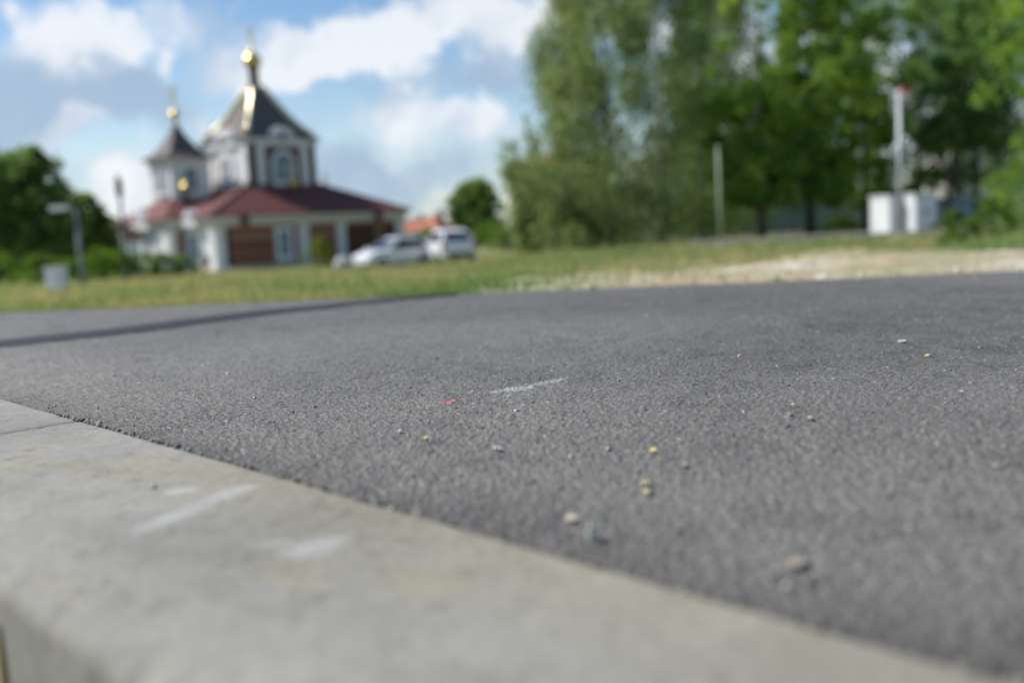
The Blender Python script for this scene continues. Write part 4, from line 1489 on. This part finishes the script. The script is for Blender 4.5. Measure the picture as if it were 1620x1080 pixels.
def grass():
    rg = np.random.default_rng(5)
    N = 150000
    az_ = np.tan(R(-36) + R(72) * rg.random(N))
    u_ = rg.random(N)
    de = 0.02 + 55 * u_ ** 2.6
    y = (3.445 + de) / (1 + .19 * az_)
    y = np.where(de > 5, 3.445 + de, y)
    x = y * az_
    de = y - far_edge(x)
    keep = (de > .01)
    sm = sand_mask(x, y)
    keep &= rg.random(N) > sm * .70
    keep &= ~((y > 33) & (y < 41.5) & (x / y > .19) & (rg.random(N) < .9))
    x, y, de = x[keep], y[keep], de[keep]
    N = len(x)
    cl = fbm(x * 1.1, y * .8, 201, 4)
    tall = sstep(.5, .72, cl)
    dist = np.clip(y / 12, .35, 4)
    H = (.030 + .05 * rg.random(N) + .075 * tall) * (.55 + .75 * np.clip(dist, 0, 1.9))
    H = H * (.5 + .5 * sstep(0, .35, de))
    W = .0035 * np.clip(y / 4.5, 1, 7) * (.7 + .6 * rg.random(N))
    dry = fbm(x * .7 + 30, y * .5, 202, 4) + .30 * (rg.random(N) - .5)
    k = sstep(.45, .64, dry)[:, None]
    green = np.array([.165, .222, .075]) * (1 + 0 * k)
    fresh = np.array([.155, .25, .08])
    g = green * (1 - tall[:, None]) + fresh * tall[:, None]
    cc = g * (1 - k) + np.array([.46, .405, .215]) * k
    cc = cc * (.75 + .5 * rg.random(N))[:, None]
    tag(blades('meadow_grass', x, y, ground_z(x, y), H, W, cc, 6), 'short green and dry grass of the meadow beyond the asphalt', 'grass', kind='stuff')
    # fresher, taller tufts near the rim of the road
    xs, ys, hs = [], [], []
    for (px, Y, n, s, hh) in ((540, 5.6, 420, .22, .13), (505, 6.6, 260, .18, .12), (640, 6.0, 240, .3, .10), (745, 6.0, 420, .26, .12), (840, 6.3, 260, .22, .11), (580, 9, 400, .5, .16),
                              (420, 8, 300, .5, .12), (180, 7.2, 300, .4, .10), (60, 6.2, 300, .4, .10), (1560, 6.6, 320, .16, .16), (1590, 8.5, 320, .35, .2), (1300, 9, 160, .3, .1), (1480, 8.5, 160, .25, .10), (700, 11, 500, .7, .16)):
        c = at(px, Y)
        xs.append(c.x + rg.normal(size=n) * s)
        ys.append(c.y + rg.normal(size=n) * s * .8)
        hs.append(hh * (.5 + .7 * rg.random(n)))
    x, y, H = np.concatenate(xs), np.concatenate(ys), np.concatenate(hs)
    kk = (y - far_edge(x)) > .05
    x, y, H = x[kk], y[kk], H[kk]
    N = len(x)
    cc = np.array([.135, .235, .07])[None] * (.7 + .6 * rg.random(N))[:, None]
    tag(blades('grass_tufts', x, y, ground_z(x, y), H, .006 * (.7 + .6 * rg.random(N)), cc, 8, .7), 'fresh green grass tufts along the rim of the asphalt', 'grass', kind='stuff')
    # dirt and short grass on the near side of the kerb
    N = 2600
    x = rg.random(N) * 2.2 - 1.6
    y = rg.random(N) * 2.2 - .8
    q = KN[0] * x + KN[1] * y - KO
    kk = (q < -KW - .01) & (np.hypot(x, y) > .22) & (q > -.9)
    x, y = x[kk], y[kk]
    # nothing may stand right before the lens
    kk = ~((np.abs(x) < .75 * np.maximum(y, 0) + .12) & (y > -.1))
    x, y = x[kk], y[kk]
    N = len(x)
    cc = np.array([.20, .19, .075])[None] * (.6 + .8 * rg.random(N))[:, None]
    tag(blades('verge_grass', x, y, ground_z(x, y), .03 + .05 * rg.random(N), np.full(N, .003), cc, 9), 'thin dry grass on the near side of the kerb', 'grass', kind='stuff')


grass()


def tall_stems():
    spec = [            (1092, 5.6, .16, 'stem_dry', 'dry grass stem by the slender pale post'),
            (1063, 5.4, .13, 'stem_dry', 'arching dry grass stem before the birches'),
            (990, 5.8, .19, 'stem_green', 'slender green grass stem before the dark trunked birch'),
            (955, 5.2, .15, 'stem_dry', 'dry grass stem in front of the dark birch trunk'),
            (905, 5.5, .12, 'stem_green', 'short green grass stem under the outermost tall birch'),
            (575, 5.0, .10, 'stem_dry', 'dry grass stem in front of the whitish side-on car'),
            (1255, 5.0, .10, 'stem_dry', 'dry weed stalk on the pale sand')]
    for i, (px, Y, h, mt, lab) in enumerate(spec):
        p = at(px, Y)
        root = empty('grass_stem', p)
        tag(root, lab, 'grass stem', 'single tall grass stems beyond the asphalt')
        b = .05 * h * (-1) ** i * (4 if i == 2 else 1)
        pts = [(0, 0, -.01), (b * .2, 0, h * .4), (b * .6, 0, h * .75), (b * 1.3, 0, h)]
        MB().tube(pts, [.0048, .0042, .0034, .002], 6).build('stalk', M[mt], root, smooth=True)
        hd = MB()
        rr = random.Random(i)
        for k in range(14):
            t_ = .66 + .34 * k / 13
            c = Vector(pts[1]).lerp(Vector(pts[3]), (t_ - .4) / .6)
            dx, dy = rr.uniform(-1, 1), rr.uniform(-1, 1)
            e = c + Vector((dx * .010, dy * .010, .018))
            hd.tube([c, c.lerp(e, .5), e], [.001, .0035, .0005], 5)
        hd.build('seed_head', M['stem_dry' if i % 2 else mt], root)
        lf = MB()
        for s in (-1, 1):
            z0 = h * (.12 + .1 * (s > 0))
            lf.add([(0, 0, z0), (s * .012, .004, z0 + h * .22), (s * .04, .006, z0 + h * .34), (s * .07, 0, z0 + h * .3), (s * .04, -.003, z0 + h * .31), (s * .012, -.004, z0 + h * .2)],
                   [(0, 1, 5), (1, 2, 4, 5), (2, 3, 4)])
        lf.build('leaf', M['stem_green'], root)


tall_stems()

# ------------------------------------------------------------------ stones
def gravel():
    rg = np.random.default_rng(15)
    N = 1000
    az_ = np.tan(R(-6) + R(38) * rg.random(N))
    de = .05 + 9 * rg.random(N) ** 2
    y = (3.445 + de) / (1 + .19 * az_)
    x = y * az_
    k = rg.random(N) < sand_mask(x, y)
    x, y = x[k], y[k]
    N = len(x)
    bm = bmesh.new()
    bmesh.ops.create_icosphere(bm, subdivisions=1, radius=1)
    U = np.array([v.co[:] for v in bm.verts])
    T = np.array([[v.index for v in f_.verts] for f_ in bm.faces])
    bm.free()
    s = .003 + .009 * rg.random(N) ** 3.0
    jit = 1 + .25 * rg.normal(size=(N, len(U), 1))
    V = U[None] * jit * (s[:, None] * (.6 + .7 * rg.random((N, 3))))[:, None, :]
    heap = fbm(x * 1.6, y * 1.1, 105, 4)
    de = y - far_edge(x)
    mk = sand_mask(x, y)
    z = ground_z(x, y) + .012 + mk * (.02 + .12 * np.clip(heap - .42, 0, 1) * sstep(.1, .9, de))
    V += np.stack([x, y, z], 1)[:, None, :]
    F = (np.arange(N)[:, None, None] * len(U) + T[None]).reshape(-1, 3)
    cc = np.array([.44, .40, .33])[None] * (.6 + .7 * rg.random(N))[:, None]
    me = np_mesh('gravel', V.reshape(-1, 3), None, F, np.repeat(np.clip(cc, 0, .8), len(U), 0))
    tag(link_mesh('gravel', me, M['pebble']), 'pale gravel scattered over the sand beyond the asphalt', 'gravel', kind='stuff')
    # pale lumps of broken limestone on the sand
    spec = [(952, 5.2, .07, 'the dark birch trunk'), (1020, 5.0, .055, 'the full weeping birch'), (1112, 5.5, .07, 'the slender pale post'), (1180, 5.2, .05, 'the bright maple nearest the birches'),
            (1285, 6.2, .075, 'the maple with the thick dark trunk'), (1345, 7.2, .08, 'the mid green maple'), (1402, 7.0, .07, 'the nearer metal cabinet'), (1450, 8.4, .08, 'the wider metal cabinet')]
    for i, (px, Y, s_, where) in enumerate(spec):
        p = at(px, Y)
        s_ *= .9
        o = rock('limestone_lump', p + Vector((0, 0, .015 + s_ * .12)), s_, s_ * .8, s_ * .34, 40 + i, M['rock'])
        o.rotation_euler = (0, 0, i * 1.7)
        tag(o, 'pale limestone lump on the sand in front of ' + where, 'rock', 'limestone lumps on the sand')


gravel()


def pebbles():
    spec = [(.121, .868, .0048, (.62, .50, .22), 'round yellow pebble, brightest on the asphalt'),
            (.099, .757, .0042, (.50, .42, .26), 'tan pebble directly above its smaller twin on the near asphalt'),
            (.096, .731, .0036, (.46, .38, .22), 'smaller tan pebble close to the asphalt rim'),
            (.035, .672, .0058, (.60, .53, .40), 'cream flat chip near the kerb'),
            (.045, .628, .0052, (.50, .52, .42), 'upright pale greenish chip beside the cream flat chip'),
            (-.019, .912, .0056, (.48, .47, .46), 'pale grey flat chip in the middle of the asphalt'),
            (-.091, .980, .0030, (.62, .55, .16), 'tiny yellow chip below the red paint dab'),
            (-.121, 1.017, .0030, (.60, .58, .55), 'tiny white chip left of the tiny yellow chip'),
            (-.453, 1.567, .0042, (.60, .60, .50), 'small pale chip on the asphalt toward the tar joint'),
            (.602, 1.524, .0095, (.66, .64, .60), 'flat white stone chip far along the asphalt'),
            (.574, 1.365, .0050, (.52, .48, .25), 'small yellowish pebble below the flat white chip'),
            (.294, .979, .0034, (.50, .36, .26), 'small reddish tan pebble on the open asphalt'),
            (.298, 1.053, .0032, (.52, .38, .28), 'small pinkish pebble just beyond the reddish tan one'),
            (.160, .560, .0070, (.30, .25, .20), 'flat brownish chip on the blurred near asphalt'),
            (.157, .532, .0058, (.22, .20, .17), 'flat grey chip just in front of the flat brownish chip'),
            (-.659, 1.63, .0040, (.52, .50, .40), 'small pale chip furthest towards the kerb joint side'),
            (-.095, .719, .0050, (.50, .42, .30), 'tan crumb lying at the asphalt rim by the kerb'),
            (.138, .808, .0034, (.45, .44, .40), 'small grey pebble below the bright yellow pebble'),
            (-.344, 1.303, .0030, (.55, .54, .52), 'tiny white chip above the ragged asphalt rim'),
            (.334, 1.456, .0034, (.55, .50, .30), 'tiny yellowish chip beyond the white paint smear'),
            (-.270, .905, .0030, (.60, .58, .54), 'tiny white crumb on top of the kerb'),
            (-.300, .800, .0034, (.55, .52, .46), 'pale crumb on the kerb near the white smear')]
    for i, (x, y, s_, c, lab) in enumerate(spec):
        bm = bmesh.new()
        bmesh.ops.create_icosphere(bm, subdivisions=2, radius=1)
        rr = random.Random(300 + i)
        ax = (rr.uniform(.8, 1.25), rr.uniform(.7, 1.0), rr.uniform(.45, .75) if 'flat' not in lab else (.24 if s_ > .0065 else .35))
        if 'upright' in lab:
            ax = (.8, .7, 1.4)
        for v in bm.verts:
            k = (1 + .34 * rr.uniform(-1, 1)) * .86
            v.co = Vector((v.co.x * ax[0], v.co.y * ax[1], v.co.z * ax[2])) * (s_ * k)
        lay = bm.verts.layers.float_color.new('col')
        for v in bm.verts:
            k = .85 + .3 * rr.random()
            v[lay] = (c[0] * k, c[1] * k, c[2] * k * .96, 1)
        me = bpy.data.meshes.new('pebble')
        bm.to_mesh(me)
        bm.free()
        kerb_top = KN[0] * x + KN[1] * y < KO
        o = link_mesh('pebble', me, M['pebble'], None, (x, y, (.008 if kerb_top else .0) + s_ * ax[2] * .6))
        o.rotation_euler = (0, 0, rr.uniform(0, 6))
        tag(o, lab, 'pebble', 'stray pebbles on asphalt and kerb')


pebbles()


def grit():
    # crumbs in the joint between kerb and asphalt, and chips all over the road
    rg = np.random.default_rng(25)
    bm = bmesh.new()
    bmesh.ops.create_icosphere(bm, subdivisions=1, radius=1)
    U = np.array([v.co[:] for v in bm.verts])
    T = np.array([[v.index for v in f_.verts] for f_ in bm.faces])
    bm.free()
    n1, n2 = 1700, 1500
    p = -1.3 + 1.55 * rg.random(n1)
    q = -.004 + .022 * rg.random(n1) ** 1.6
    k = rg.random(n1) < .25 + .9 * fbm(p * 14, p * 0, 210, 3)
    x1 = (KN[0] * (KO + q) + KT[0] * p)[k]
    y1 = (KN[1] * (KO + q) + KT[1] * p)[k]
    z1 = np.where(q[k] < 0, .0085, -.005 + .003 * rg.random(k.sum()))
    s1 = .0009 + .0021 * rg.random(k.sum()) ** 2
    az_ = np.tan(R(-32) + R(64) * rg.random(n2))
    y0 = (KO + .01) / (KN[0] * az_ + KN[1])
    y2 = y0 * (3.3 / (1 + .19 * az_) / y0) ** (rg.random(n2) ** .8)
    x2 = y2 * az_
    s2 = .0007 + .0016 * rg.random(n2) ** 3
    X, Y, Z, S_ = np.concatenate([x1, x2]), np.concatenate([y1, y2]), np.concatenate([z1, np.full(n2, -.0008)]), np.concatenate([s1, s2])
    N = len(X)
    V = U[None] * (1 + .28 * rg.normal(size=(N, len(U), 1))) * (S_[:, None] * (.6 + .7 * rg.random((N, 3))))[:, None, :] + np.stack([X, Y, Z], 1)[:, None, :]
    F = (np.arange(N)[:, None, None] * len(U) + T[None]).reshape(-1, 3)
    base = np.where((rg.random(N) < .5)[:, None], np.array([.20, .185, .16])[None], np.array([.40, .385, .35])[None])
    base[:len(x1)] *= .62
    me = np_mesh('grit', V.reshape(-1, 3), None, F, np.repeat(base * (.6 + .7 * rg.random(N))[:, None], len(U), 0))
    tag(link_mesh('grit', me, M['pebble']), 'fine stone chips strewn over the asphalt and in the kerb joint', 'gravel', kind='stuff')


grit()


def kerb_plants():
    # dry stems pushing up outside the kerb, close to the lens
    for i, (x, y, mt, lab, h) in enumerate(((-.343, .613, 'stem_dry', 'dry yellow plant stem against the outer side of the kerb', .155),
                                            (-.340, .592, 'stem_red', 'reddish plant stem against the outer side of the kerb', .145))):
        root = empty('plant_stem', (x, y, -.19))
        tag(root, lab, 'plant stem', 'stems outside the kerb')
        MB().tube([(0, 0, 0), (.004, .004, h * .5), (.0, .010, h)], [.004, .0035, .002], 7).build('stalk', M[mt], root, smooth=True)
        lf = MB()
        for s in (-1, 1):
            lf.add([(0, .004, h * .4), (s * .010, .006, h * .6), (s * .022, .01, h * .72), (s * .012, .002, h * .5)], [(0, 1, 2, 3)])
        lf.build('leaf', M[mt], root)


kerb_plants()
